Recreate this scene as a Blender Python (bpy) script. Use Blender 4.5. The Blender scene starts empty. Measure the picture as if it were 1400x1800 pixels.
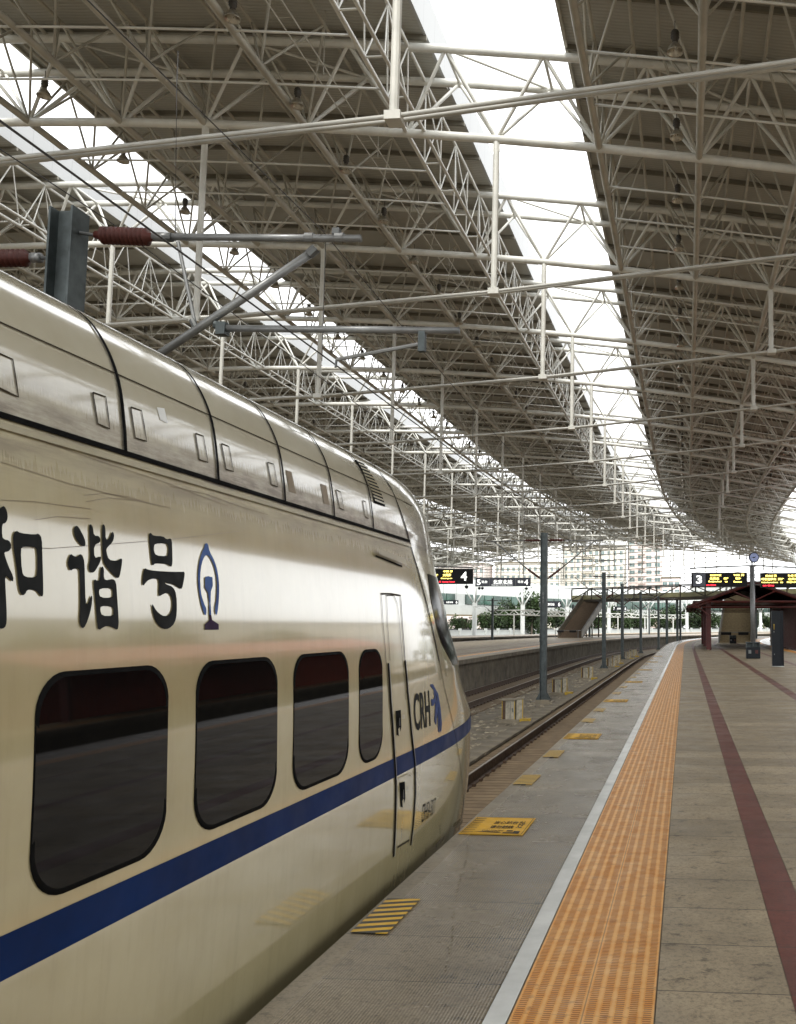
import bpy, bmesh, math, random
from mathutils import Vector, Matrix
from math import radians as R, sin, cos, tan, atan, pi, sqrt
random.seed(7)
sc = bpy.context.scene
COL = sc.collection

# ------------------------------------------------------------------ camera, sky, sun, exposure
EYE = 1.63
F, PX, PY, HY = 1575.0, 1064.0, 948.0, 1101.0
PITCH = atan((HY-PY)/F)
YAW = atan((1206-PX)*cos(PITCH)/F)
cam = bpy.data.objects.new('camera', bpy.data.cameras.new('camera'))
COL.objects.link(cam); sc.camera = cam
cam.location = (0, 0, EYE)
cam.rotation_euler = (pi/2+PITCH, 0, YAW)
cam.data.sensor_fit = 'HORIZONTAL'; cam.data.sensor_width = 36
cam.data.lens = 36*F/1400
cam.data.shift_x = (700-PX)/1400; cam.data.shift_y = (PY-900)/1400
cam.data.clip_end = 5000; cam.data.clip_start = 0.05

w = bpy.data.worlds.new('World'); sc.world = w; w.use_nodes = True
nt = w.node_tree; nt.nodes.clear()
out = nt.nodes.new('ShaderNodeOutputWorld'); bg = nt.nodes.new('ShaderNodeBackground')
sky = nt.nodes.new('ShaderNodeTexSky'); sky.sky_type = 'NISHITA'; sky.sun_disc = False
sky.sun_elevation = R(50); sky.sun_rotation = R(120)
hsv = nt.nodes.new('ShaderNodeHueSaturation'); hsv.inputs['Saturation'].default_value = 0.12
mx = nt.nodes.new('ShaderNodeMix'); mx.data_type = 'RGBA'; mx.inputs[0].default_value = 0.72
mx.inputs[7].default_value = (8.5, 8.65, 8.75, 1)
tc = nt.nodes.new('ShaderNodeTexCoord'); nz = nt.nodes.new('ShaderNodeTexNoise')
nz.inputs['Scale'].default_value = 3.0; nz.inputs['Detail'].default_value = 5
rmp = nt.nodes.new('ShaderNodeMapRange'); rmp.inputs[1].default_value = .3; rmp.inputs[2].default_value = .7
rmp.inputs[3].default_value = .86; rmp.inputs[4].default_value = 1.1
mul = nt.nodes.new('ShaderNodeMix'); mul.data_type = 'RGBA'; mul.blend_type = 'MULTIPLY'; mul.inputs[0].default_value = 1
L = nt.links.new
L(sky.outputs[0], hsv.inputs['Color']); L(hsv.outputs[0], mx.inputs[6])
L(tc.outputs['Generated'], nz.inputs['Vector']); L(nz.outputs[0], rmp.inputs[0])
L(mx.outputs[2], mul.inputs[6]); L(rmp.outputs[0], mul.inputs[7]); L(mul.outputs[2], bg.inputs[0])
bg.inputs[1].default_value = 0.15; L(bg.outputs[0], out.inputs[0])

sun = bpy.data.objects.new('sun', bpy.data.lights.new('sun', 'SUN')); COL.objects.link(sun)
sun.data.energy = 1.2; sun.data.angle = R(12); sun.data.color = (1, .96, .88)
sun.rotation_euler = (R(38), R(14), R(-20))
sc.view_settings.view_transform = 'Standard'; sc.view_settings.look = 'None'
sc.view_settings.gamma = 1; sc.view_settings.exposure = 1.2
sc.cycles.max_bounces = 8; sc.cycles.diffuse_bounces = 5; sc.cycles.glossy_bounces = 4

# ------------------------------------------------------------------ photo ray (used to derive real positions)
ROT = cam.rotation_euler.to_matrix()
def ray(x, y):
    return ROT @ Vector(((x-PX)/F, -(y-PY)/F, -1.0))
def on_z(x, y, z=0.0):
    d = ray(x, y); t = (z-EYE)/d.z
    return Vector((d.x*t, d.y*t, z))
def on_y(x, y, Y):
    d = ray(x, y); t = Y/d.y
    return Vector((d.x*t, Y, EYE+d.z*t))

# ------------------------------------------------------------------ centre line of the curving station
_S0, _DS = -60, 1.0
_pts = []; _x = 0.0; _y = float(_S0); _th = 0.0
for i in range(560):
    s = _S0+i*_DS
    _pts.append((_x, _y, _th))
    k = 0 if s < 66 else min(1, (s-66)/24)/285
    _th += k*_DS/2; _x += sin(_th)*_DS; _y += cos(_th)*_DS; _th += k*_DS/2
def P(s, X, Z=0.0):
    f = (s-_S0)/_DS; i = max(0, min(len(_pts)-2, int(f))); f -= i
    a, b = _pts[i], _pts[i+1]
    x, y, t = (a[j]+(b[j]-a[j])*f for j in range(3))
    return Vector((x+X*cos(t), y-X*sin(t), Z))
def TH(s):
    f = (s-_S0)/_DS; i = max(0, min(len(_pts)-2, int(f))); f -= i
    return _pts[i][2]+(_pts[i+1][2]-_pts[i][2])*f

# ------------------------------------------------------------------ materials
def new_mat(name):
    m = bpy.data.materials.new(name); m.use_nodes = True
    n = m.node_tree; return m, n, n.nodes['Principled BSDF']
class NB:
    def __init__(s, n): s.n = n
    def node(s, t, **kw):
        o = s.n.nodes.new(t)
        for k, v in kw.items():
            setattr(o, k, v)
        return o
    def link(s, a, b): s.n.links.new(a, b)
    def math(s, op, a, b=None, c=None):
        o = s.node('ShaderNodeMath', operation=op)
        for i, v in enumerate((a, b, c)):
            if v is None: continue
            if isinstance(v, (int, float)): o.inputs[i].default_value = v
            else: s.link(v, o.inputs[i])
        return o.outputs[0]
    def mixc(s, f, a, b, bt='MIX'):
        o = s.node('ShaderNodeMix', data_type='RGBA', blend_type=bt)
        for i, v in ((0, f), (6, a), (7, b)):
            if isinstance(v, (int, float)): o.inputs[i].default_value = v if i == 0 else (v, v, v, 1)[:1][0]
            elif isinstance(v, tuple): o.inputs[i].default_value = (*v[:3], 1)
            else: s.link(v, o.inputs[i])
        return o.outputs[2]
    def noise(s, vec, scale, detail=4, rough=.55):
        o = s.node('ShaderNodeTexNoise'); o.inputs['Scale'].default_value = scale
        o.inputs['Detail'].default_value = detail; o.inputs['Roughness'].default_value = rough
        if vec is not None: s.link(vec, o.inputs['Vector'])
        return o.outputs[0]
    def rng(s, v, a, b, c=0, d=1):
        o = s.node('ShaderNodeMapRange'); s.link(v, o.inputs[0])
        for i, q in enumerate((a, b, c, d)): o.inputs[i+1].default_value = q
        return o.outputs[0]
    def obj(s): return s.node('ShaderNodeTexCoord').outputs['Object']
    def uv(s): return s.node('ShaderNodeTexCoord').outputs['UV']
    def scale(s, v, xyz):
        o = s.node('ShaderNodeMapping'); o.inputs['Scale'].default_value = xyz; s.link(v, o.inputs[0]); return o.outputs[0]
    def sep(s, v):
        o = s.node('ShaderNodeSeparateXYZ'); s.link(v, o.inputs[0]); return o.outputs
    def bump(s, h, bs, strength=.3, dist=.01):
        o = s.node('ShaderNodeBump'); o.inputs['Strength'].default_value = strength
        o.inputs['Distance'].default_value = dist; s.link(h, o.inputs['Height']); s.link(o.outputs[0], bs.inputs['Normal'])
def simple(name, c, rough=.5, metal=0, var=.15, scale=6, c2=None, bump=0, coat=0, spec=None):
    m, n, b = new_mat(name); q = NB(n)
    v = q.noise(q.obj(), scale, 5, .6)
    c2 = c2 or tuple(x*(1-var*2) for x in c)
    hi = tuple(min(1, x*(1+var*.6)) for x in c)
    col = q.mixc(q.rng(v, .3, .7), c2, hi)
    q.link(col, b.inputs['Base Color'])
    b.inputs['Roughness'].default_value = rough; b.inputs['Metallic'].default_value = metal
    q.link(q.rng(q.noise(q.obj(), scale*2.3, 3), .3, .7, rough*.85, min(1, rough*1.2)), b.inputs['Roughness'])
    if coat: b.inputs['Coat Weight'].default_value = coat; b.inputs['Coat Roughness'].default_value = .08
    if spec is not None: b.inputs['Specular IOR Level'].default_value = spec
    if bump: q.bump(v, b, bump, .02)
    return m
def emis(name, c, st=1.0):
    m, n, b = new_mat(name); b.inputs['Base Color'].default_value = (*c, 1)
    b.inputs['Emission Color'].default_value = (*c, 1); b.inputs['Emission Strength'].default_value = st
    return m
M = {}
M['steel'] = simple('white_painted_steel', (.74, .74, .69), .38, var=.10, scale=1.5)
M['steel_dim'] = simple('shaded_cream_steel', (.50, .48, .41), .5, var=.14, scale=1.2)  # steel under the decks, its shade put into a duller tone
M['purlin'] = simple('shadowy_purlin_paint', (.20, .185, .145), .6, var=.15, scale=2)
M['rubble'] = simple('broken_concrete', (.30, .26, .19), .9, var=.4, scale=3)
M['rod'] = simple('grey_rod_paint', (.58, .58, .54), .35, var=.1, scale=2)
M['deck'] = None
M['galv'] = simple('galvanised_steel', (.075, .090, .092), .45, .5, var=.25, scale=5)
M['galv_light'] = simple('light_galvanised_tube', (.20, .205, .205), .4, .5, var=.12, scale=8)
M['castiron'] = simple('dark_clamp_metal', (.11, .115, .115), .5, .6)
M['insul'] = simple('red_brown_insulator', (.060, .012, .008), .5, var=.15, scale=9, spec=.3)
M['black'] = simple('black_plastic', (.007, .007, .008), .5, spec=.2)
M['navy'] = simple('navy_sign_face', (.012, .018, .038), .22)
M['cabinet_black'] = simple('blue_black_painted_metal', (.006, .009, .013), .4, spec=.25)
M['white'] = simple('white_paint', (.60, .62, .60), .5, var=.07, scale=.8)
M['wallwhite'] = simple('white_wall_paint', (.52, .54, .52), .7, var=.06, scale=.3)
M['redwood'] = simple('dark_red_paint', (.085, .010, .007), .5, var=.2, scale=3)
M['redroof'] = simple('brown_red_roofing', (.065, .011, .008), .6, var=.2, scale=1)
M['redrefl'] = simple('orange_red_roofing', (.42, .07, .035), .5, var=.1, scale=1)
M['concrete'] = simple('stained_concrete', (.15, .128, .092), .85, var=.28, scale=1.3, bump=.2)
M['concrete_light'] = simple('pale_concrete', (.22, .19, .14), .8, var=.2, scale=2)
M['rail'] = simple('rusty_rail_steel', (.075, .045, .028), .6, .3, var=.3, scale=6)
M['railtop'] = simple('polished_rail_head', (.34, .31, .27), .3, .9)
M['dull_tone'] = simple('brown_trackbed_dirt', (.12, .115, .078), .95, var=.35, scale=1.5, bump=.5)
M['ground'] = simple('dull_ground', (.16, .15, .12), .95, var=.25, scale=.05)
M['yellow'] = simple('yellow_edge_paint', (.38, .25, .02), .55, var=.2, scale=8)
M['ybox'] = simple('grey_cabinet_paint', (.36, .33, .26), .6, var=.25, scale=7)
M['glass_dark'] = simple('dark_glass', (.004, .004, .004), .03, var=.05, spec=.30)
M['screen'] = simple('smoked_windscreen', (.006, .007, .008), .10, spec=.02)
M['leaf'] = simple('green_foliage', (.035, .070, .014), .7, var=.5, scale=.5)
M['leaf_light'] = simple('yellow_green_foliage', (.13, .18, .025), .7, var=.35, scale=.5)
M['bark'] = simple('tree_bark', (.10, .08, .06), .9)
M['beige'] = simple('beige_render', (.72, .68, .60), .8, var=.06, scale=.1)  # pale walls and glass: distance haze mixed into these three tones
M['pink'] = simple('pink_tower_cladding', (.74, .64, .60), .7, var=.06, scale=.1)
M['teal'] = simple('teal_window_glass', (.20, .30, .30), .15, var=.4, scale=.15)
M['green_glass'] = simple('green_tinted_glass', (.06, .13, .10), .15, var=.4, scale=.2)
M['brownsteel'] = simple('brown_bridge_steel', (.045, .036, .024), .6, var=.25)
M['mustard'] = simple('yellowed_bridge_glazing', (.24, .23, .12), .35, var=.2, scale=.6)
M['stair'] = simple('brown_stair_treads', (.10, .070, .045), .8, var=.15)
M['stairlight'] = simple('sandstone_stair_face', (.25, .195, .11), .8, var=.15)
M['lamp'] = simple('lamp_aluminium', (.50, .47, .40), .3, .8)
M['lampbody'] = simple('lamp_ballast_housing', (.06, .052, .04), .5)
M['clockblue'] = simple('clock_face_blue', (.36, .44, .78), .3)
M['led_y'] = emis('amber_led', (1, .78, .16), 2.2)
M['led_r'] = emis('red_led', (1, .03, .05), 1.6)
M['led_w'] = emis('backlit_white', (.9, .92, .88), 1.0)
M['cable'] = simple('dark_contact_wire', (.02, .018, .016), .5)
M['text_dark'] = simple('charcoal_lettering', (.008, .009, .009), .6, spec=.12)
M['logo_blue'] = simple('blue_emblem_paint', (.05, .115, .30), .5, c2=(.008, .02, .11), spec=.2)
M['logo_purple'] = simple('purple_emblem_base', (.02, .004, .03), .5, spec=.1)
M['crh_blue'] = simple('slate_blue_swoosh', (.02, .045, .16), .5, spec=.15)
M['whiteline'] = simple('white_line_tile', (.66, .67, .65), .2, var=.10, scale=3)

def deck_mat():
    m, n, b = new_mat('ribbed_roof_sheet'); q = NB(n); uv = q.uv(); s = q.sep(uv)
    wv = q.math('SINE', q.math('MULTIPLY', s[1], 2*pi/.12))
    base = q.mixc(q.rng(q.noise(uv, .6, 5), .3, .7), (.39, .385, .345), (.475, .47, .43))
    dull_tone = q.mixc(q.rng(wv, .2, .9, 0, .5), base, (.33, .322, .285))  # darker along each rib of the sheet
    q.link(dull_tone, b.inputs['Base Color']); b.inputs['Roughness'].default_value = .6
    q.bump(wv, b, .25, .02); return m
M['deck'] = deck_mat()

def paving_mat(name, c1, c2, joint_v=.6, joint_u=0, uo=0, rib=0, rough=(.34, .6), stains=.5):
    m, n, b = new_mat(name); q = NB(n); uv = q.uv(); s = q.sep(uv)
    big = q.noise(uv, .55, 4, .6); mid = q.noise(uv, 5, 6, .65); fine = q.noise(uv, 90, 3, .7)
    sl = q.math('FLOOR', q.math('DIVIDE', s[1], joint_v))
    wn = q.node('ShaderNodeTexWhiteNoise', noise_dimensions='1D'); q.link(sl, wn.inputs['W'])
    f = q.math('ADD', q.math('MULTIPLY', big, .5), q.math('ADD', q.math('MULTIPLY', mid, .45), q.math('MULTIPLY', wn.outputs[0], .26)))
    col = q.mixc(q.rng(f, .40, .76), c2, c1)
    grit = q.noise(uv, 34, 4, .8)
    col = q.mixc(q.rng(grit, .48, .62, 0, .6), col, tuple(x*.5 for x in c2))
    col = q.mixc(q.rng(fine, .42, .70, 0, .35), col, tuple(x*.55 for x in c2))
    pat = q.noise(uv, 1.3, 3, .6)
    col = q.mixc(q.rng(pat, .48, .66, 0, .38), col, tuple(x*.62 for x in c2))
    st = q.noise(q.scale(uv, (1, 1.3, 1)), 7.5, 5, .75)
    col = q.mixc(q.rng(st, .56, .64, 0, stains), col, tuple(x*.35 for x in c2))
    fr = q.math('ABSOLUTE', q.math('SUBTRACT', q.math('FRACT', q.math('DIVIDE', s[1], joint_v)), .5))
    j = q.math('GREATER_THAN', fr, .5-.0045/joint_v)
    if joint_u:
        fu = q.math('ABSOLUTE', q.math('SUBTRACT', q.math('FRACT', q.math('DIVIDE', q.math('SUBTRACT', s[0], uo), joint_u)), .5))
        j = q.math('MAXIMUM', j, q.math('MULTIPLY', .45, q.math('GREATER_THAN', fu, .5-.0035/joint_u)))
    col = q.mixc(q.math('MULTIPLY', j, .85), col, (.03, .025, .018))
    h = q.math('ADD', q.math('MULTIPLY', fine, .25), q.math('MULTIPLY', j, -1.5))
    if rib:
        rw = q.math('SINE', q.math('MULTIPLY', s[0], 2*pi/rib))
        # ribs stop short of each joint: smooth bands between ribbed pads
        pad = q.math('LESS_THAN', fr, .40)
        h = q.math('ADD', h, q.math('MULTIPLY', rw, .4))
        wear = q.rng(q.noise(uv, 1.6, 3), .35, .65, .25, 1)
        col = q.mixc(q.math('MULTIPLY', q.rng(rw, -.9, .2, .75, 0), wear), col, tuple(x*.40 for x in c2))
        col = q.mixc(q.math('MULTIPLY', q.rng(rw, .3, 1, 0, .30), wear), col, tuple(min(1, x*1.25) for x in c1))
    q.link(col, b.inputs['Base Color'])
    q.link(q.rng(q.noise(uv, 2.2, 4), .3, .7, rough[0], rough[1]), b.inputs['Roughness'])
    q.bump(h, b, .5, .002); return m
M['paving'] = paving_mat('grey_brown_paving', (.405, .322, .208), (.228, .180, .115), .6, 0, stains=.8, rough=(.38, .62))
M['paving_grid'] = paving_mat('grey_brown_paving_slabs', (.405, .322, .208), (.228, .180, .115), .6, .6, .06, stains=.8, rough=(.38, .62))
M['edge_paving'] = paving_mat('ribbed_edge_paving', (.255, .208, .140), (.115, .090, .058), .6, 0, rib=.0145, rough=(.15, .32), stains=.6)
M['kerb'] = paving_mat('smooth_edge_kerb', (.28, .235, .17), (.18, .15, .105), 1.2, 0, rough=(.3, .5))
M['redtile'] = paving_mat('brick_red_line_tile', (.165, .036, .021), (.105, .025, .015), .6, 0, rough=(.35, .55), stains=.35)
def tactile_mat():
    m, n, b = new_mat('orange_tactile_tile'); q = NB(n); uv = q.uv(); s = q.sep(uv)
    fx = q.math('ABSOLUTE', q.math('SUBTRACT', q.math('FRACT', q.math('DIVIDE', s[0], .06)), .5))
    fy = q.math('FRACT', q.math('DIVIDE', s[1], .02))
    wob = q.noise(uv, 60, 2)
    half = q.math('ADD', .20, q.math('MULTIPLY', wob, .16))
    incol = q.math('LESS_THAN', fx, half)
    inrow = q.rng(q.math('SINE', q.math('MULTIPLY', fy, 2*pi)), -.2, .5)
    dark = q.math('MULTIPLY', incol, inrow)
    sheen = q.rng(q.noise(uv, 7, 5, .7), .35, .68)
    tl = q.node('ShaderNodeTexWhiteNoise', noise_dimensions='2D')
    cmb = q.node('ShaderNodeCombineXYZ'); q.link(q.math('FLOOR', q.math('DIVIDE', s[0], .3)), cmb.inputs[0]); q.link(q.math('FLOOR', q.math('DIVIDE', s[1], .3)), cmb.inputs[1])
    q.link(cmb.outputs[0], tl.inputs['Vector'])
    base = q.mixc(sheen, (.60, .225, .018), (.70, .37, .085))
    base = q.mixc(q.math('MULTIPLY', tl.outputs[0], .14), base, (.55, .20, .02))
    base = q.mixc(q.rng(fx, .33, .45, 0, .45), base, (.76, .47, .17))
    col = q.mixc(q.math('MULTIPLY', dark, .80), base, (.20, .062, .006))
    col = q.mixc(q.math('MULTIPLY', q.rng(fx, .32, .2, 0, 1), .10), col, (.40, .13, .012))
    col = q.mixc(q.rng(q.noise(uv, 11, 4), .6, .72, 0, .5), col, (.16, .06, .02))
    jv = q.math('GREATER_THAN', q.math('ABSOLUTE', q.math('SUBTRACT', q.math('FRACT', q.math('DIVIDE', s[1], .3)), .5)), .488)
    ju = q.math('GREATER_THAN', q.math('ABSOLUTE', q.math('SUBTRACT', q.math('FRACT', q.math('DIVIDE', s[0], .3)), .5)), .490)
    col = q.mixc(q.math('MULTIPLY', q.math('MAXIMUM', q.math('MULTIPLY', jv, .45), ju), .6), col, (.10, .04, .015))
    q.link(col, b.inputs['Base Color']); q.link(q.rng(sheen, 0, 1, .5, .3), b.inputs['Roughness'])
    h = q.math('SUBTRACT', 1.0, q.math('MULTIPLY', dark, 1)); q.bump(h, b, .6, .004); return m
M['tactile'] = tactile_mat()
def hazard_mat():
    m, n, b = new_mat('yellow_black_hazard_stripe'); q = NB(n); uv = q.uv(); s = q.sep(uv)
    f = q.math('FRACT', q.math('DIVIDE', q.math('SUBTRACT', s[1], q.math('MULTIPLY', s[0], .30)), .0857))
    k = q.math('GREATER_THAN', f, .52)
    wear = q.noise(uv, 40, 4, .7)
    y = q.mixc(q.rng(wear, .35, .7), (.52, .30, .006), (.60, .36, .010))
    col = q.mixc(k, y, (.010, .010, .006)); q.link(col, b.inputs['Base Color']); b.inputs['Roughness'].default_value = .4
    return m
M['hazard'] = hazard_mat()
M['sticker'] = simple('yellow_notice_vinyl', (.60, .33, .004), .5, var=.1, scale=10)
def train_mat():
    m, n, b = new_mat('cream_train_paint'); q = NB(n); o = q.obj(); s = q.sep(o)
    streak = q.noise(q.scale(o, (1, 5, .5)), 4, 6, .65)
    blot = q.noise(o, 1.6, 5, .6)
    col = q.mixc(q.rng(blot, .3, .7), (.330, .278, .150), (.410, .360, .212))
    col = q.mixc(q.rng(streak, .5, .78, 0, .22), col, (.22, .175, .10))
    roof_lit = q.mixc(q.rng(blot, .3, .7), (.40, .365, .27), (.50, .47, .37))  # light from the skylights put into a paler fairing colour
    col = q.mixc(q.math('GREATER_THAN', s[2], 2.255), col, roof_lit)
    # grime gathered along the gutter and on the lower fairing panels (real soot streaks)
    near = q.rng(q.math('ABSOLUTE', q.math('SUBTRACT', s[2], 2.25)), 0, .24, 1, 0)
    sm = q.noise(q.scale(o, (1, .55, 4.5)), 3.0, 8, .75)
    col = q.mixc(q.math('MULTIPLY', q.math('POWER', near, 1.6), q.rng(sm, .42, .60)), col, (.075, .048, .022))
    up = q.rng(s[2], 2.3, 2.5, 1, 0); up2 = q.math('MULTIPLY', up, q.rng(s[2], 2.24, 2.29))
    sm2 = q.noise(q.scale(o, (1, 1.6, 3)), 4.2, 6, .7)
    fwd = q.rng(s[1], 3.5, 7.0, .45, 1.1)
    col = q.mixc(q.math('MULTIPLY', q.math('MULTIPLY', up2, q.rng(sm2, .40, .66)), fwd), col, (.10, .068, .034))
    mid = q.math('MULTIPLY', q.rng(s[2], 2.44, 2.58, 1, 0), q.rng(s[2], 2.27, 2.33))
    q.link(col, b.inputs['Base Color'])
    brushed = q.noise(q.scale(o, (1, 14, .6)), 5, 5, .7)
    rg = q.math('ADD', q.rng(brushed, .3, .7, .10, .20), q.math('MULTIPLY', near, .25))
    q.link(rg, b.inputs['Roughness'])
    b.inputs['Specular IOR Level'].default_value = .9
    b.inputs['Coat Weight'].default_value = 1; b.inputs['Coat Roughness'].default_value = .06; b.inputs['Coat IOR'].default_value = 1.66
    wv = q.noise(q.scale(o, (1, 1, .35)), 2.2, 3, .5)
    q.bump(q.math('ADD', wv, q.math('MULTIPLY', brushed, .025)), b, .12, .02)
    return m
M['train'] = train_mat()
M['blue'] = simple('blue_waist_stripe', (.002, .017, .078), .45, var=.2, scale=2, spec=.10)
M['groove'] = simple('black_rubber_seam', (.004, .004, .004), .8, spec=.08)
M['seamline'] = simple('thin_panel_gap', (.045, .035, .022), .8, spec=.1)
M['patch'] = simple('pale_hatch_paint', (.35, .315, .215), .22, var=.08, scale=4, coat=.4)
M['brownpatch'] = simple('brown_grille_plate', (.20, .15, .09), .5)
def bed_mat():
    m, n, b = new_mat('grooved_dirty_trackbed'); q = NB(n); uv = q.uv(); s = q.sep(uv)
    wn = q.noise(uv, 2.5, 5, .65)
    v = q.math('ADD', s[1], q.math('MULTIPLY', wn, .03))
    f = q.math('FRACT', q.math('DIVIDE', v, .30))
    k = q.rng(f, .06, .20, 1, 0)
    col = q.mixc(q.rng(wn, .3, .7), (.095, .063, .032), (.20, .142, .080))
    col = q.mixc(k, col, (.025, .016, .01)); q.link(col, b.inputs['Base Color'])
    b.inputs['Roughness'].default_value = .8; q.bump(q.math('SUBTRACT', wn, k), b, .6, .03); return m
M['bed'] = bed_mat()
def fascia_mat():
    m, n, b = new_mat('white_panel_upstand'); q = NB(n); uv = q.uv(); s = q.sep(uv)
    f = q.math('FRACT', q.math('DIVIDE', s[1], 1.03))
    col = q.mixc(q.math('LESS_THAN', f, .02), (.42, .425, .42), (.32, .325, .32)); q.link(col, b.inputs['Base Color'])
    b.inputs['Roughness'].default_value = .4
    b.inputs['Transmission Weight'].default_value = 0
    return m
M['fascia'] = fascia_mat()

# ------------------------------------------------------------------ mesh helpers
class MB:
    def __init__(s): s.v = []; s.f = []; s.uv = {}
    def add(s, vs, fs):
        o = len(s.v); s.v += [tuple(v) for v in vs]; s.f += [tuple(i+o for i in f) for f in fs]; return s
    def box(s, a, b, bev=0):
        (x0, y0, z0), (x1, y1, z1) = a, b
        x0, x1 = sorted((x0, x1)); y0, y1 = sorted((y0, y1)); z0, z1 = sorted((z0, z1))
        vs = [(x, y, z) for z in (z0, z1) for y in (y0, y1) for x in (x0, x1)]
        return s.add(vs, [(0, 2, 3, 1), (4, 5, 7, 6), (0, 1, 5, 4), (2, 6, 7, 3), (0, 4, 6, 2), (1, 3, 7, 5)])
    def tube(s, p, q, r, n=6, r2=None, caps=True):
        p, q = Vector(p), Vector(q); d = (q-p)
        if d.length < 1e-6: return s
        d.normalize(); a = Vector((0, 0, 1)) if abs(d.z) < .9 else Vector((0, 1, 0))
        u = d.cross(a).normalized(); w_ = d.cross(u); r2 = r if r2 is None else r2
        vs = []
        for c, rr in ((p, r), (q, r2)):
            for k in range(n):
                t = 2*pi*k/n; vs.append(c+u*cos(t)*rr+w_*sin(t)*rr)
        fs = [(k, (k+1) % n, n+(k+1) % n, n+k) for k in range(n)]
        if caps: fs += [tuple(range(n-1, -1, -1)), tuple(range(n, 2*n))]
        return s.add(vs, fs)
    def path(s, pts, r, n=6):
        pts = [Vector(p) for p in pts]; o = len(s.v); m_ = len(pts)
        for i, c in enumerate(pts):
            d = (pts[min(i+1, m_-1)]-pts[max(i-1, 0)]).normalized()
            a = Vector((0, 0, 1)) if abs(d.z) < .9 else Vector((0, 1, 0))
            u = d.cross(a).normalized(); w_ = d.cross(u)
            for k in range(n):
                t = 2*pi*k/n; s.v.append(tuple(c+u*cos(t)*r+w_*sin(t)*r))
        for i in range(m_-1):
            for k in range(n):
                s.f.append((o+i*n+k, o+i*n+(k+1) % n, o+(i+1)*n+(k+1) % n, o+(i+1)*n+k))
        s.f.append(tuple(o+k for k in range(n-1, -1, -1))); s.f.append(tuple(o+(m_-1)*n+k for k in range(n)))
        return s
    def lathe(s, prof, p, axis=(0, 0, 1), n=14):
        ax = Vector(axis).normalized(); a = Vector((0, 0, 1)) if abs(ax.z) < .9 else Vector((0, 1, 0))
        u = ax.cross(a).normalized(); w_ = ax.cross(u); o = len(s.v); p = Vector(p)
        for (r, h) in prof:
            for k in range(n):
                t = 2*pi*k/n; s.v.append(tuple(p+ax*h+u*cos(t)*r+w_*sin(t)*r))
        for i in range(len(prof)-1):
            for k in range(n):
                s.f.append((o+i*n+k, o+i*n+(k+1) % n, o+(i+1)*n+(k+1) % n, o+(i+1)*n+k))
        return s
    def prism(s, poly, z0, z1, fn=lambda x, y, z: (x, y, z)):
        n = len(poly); vs = [fn(x, y, z0) for x, y in poly]+[fn(x, y, z1) for x, y in poly]
        return s.add(vs, [tuple(range(n-1, -1, -1)), tuple(range(n, 2*n))]+[(k, (k+1) % n, n+(k+1) % n, n+k) for k in range(n)])
    def build(s, name, m, parent=None, smooth=False, recalc=True, loc=None):
        me = bpy.data.meshes.new(name); me.from_pydata(s.v, [], s.f); me.materials.append(m)
        if recalc:
            b = bmesh.new(); b.from_mesh(me); bmesh.ops.recalc_face_normals(b, faces=b.faces); b.to_mesh(me); b.free()
        if smooth: me.shade_smooth()
        return link(name, me, parent, loc)
def link(name, me, parent=None, loc=None):
    o = bpy.data.objects.new(name, me); COL.objects.link(o)
    if loc is not None: o.location = loc
    if parent is not None: o.parent = parent
    return o
def smooth_by_angle(o, deg=35):
    me = o.data
    me.shade_smooth()
    b = bmesh.new(); b.from_mesh(me)
    for e in b.edges:
        if len(e.link_faces) == 2 and e.calc_face_angle(0) > R(deg): e.smooth = False
    b.to_mesh(me); b.free()
def tag(o, label=None, cat=None, group=None, kind=None):
    if label: o['label'] = label
    if cat: o['category'] = cat
    if group: o['group'] = group
    if kind: o['kind'] = kind
    return o
def thing(name, label, cat, loc=(0, 0, 0), rz=0, group=None):
    o = bpy.data.objects.new(name, None); COL.objects.link(o); o.location = loc; o.rotation_euler = (0, 0, rz)
    o.empty_display_size = .2
    return tag(o, label, cat, group)
def dup(root, loc=None, rz=None, label=None, group=None):
    r = root.copy(); COL.objects.link(r)
    if loc is not None: r.location = loc
    if rz is not None: r.rotation_euler = (0, 0, rz)
    if label: r['label'] = label
    if group: r['group'] = group
    for ch in list(root.children):
        c = ch.copy(); COL.objects.link(c); c.parent = r
        for g in list(ch.children):
            d = g.copy(); COL.objects.link(d); d.parent = c
    return r
def sweep(name, prof, s0, s1, m, ds=2.0, kind=None, parent=None, closed=False, smooth=False, shift=None):
    """strip along the centre line; uv = (distance across, s)"""
    me = bpy.data.meshes.new(name); n = max(1, int(math.ceil((s1-s0)/ds))); k = len(prof)
    acc = [prof[0][0]]
    for i in range(1, k): acc.append(acc[-1]+math.hypot(prof[i][0]-prof[i-1][0], prof[i][1]-prof[i-1][1]))
    vs = []; fs = []; us = []
    for i in range(n+1):
        s = s0+(s1-s0)*i/n; dx = shift(s) if shift else 0
        for j, (X, Z) in enumerate(prof): vs.append(P(s, X+dx, Z)); us.append((acc[j], s))
    kk = k if closed else k-1
    for i in range(n):
        for j in range(kk):
            a, b_ = i*k+j, i*k+(j+1) % k; fs.append((a, b_, b_+k, a+k))
    if closed: fs += [tuple(range(k-1, -1, -1)), tuple(n*k+j for j in range(k))]
    me.from_pydata(vs, [], fs); me.materials.append(m)
    ul = me.uv_layers.new(name='UVMap')
    for lp in me.loops: ul.data[lp.index].uv = us[lp.vertex_index]
    if closed:
        b = bmesh.new(); b.from_mesh(me); bmesh.ops.recalc_face_normals(b, faces=b.faces); b.to_mesh(me); b.free()
    if smooth: me.shade_smooth()
    o = link(name, me, parent)
    if kind: tag(o, kind=kind)
    return o
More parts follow.
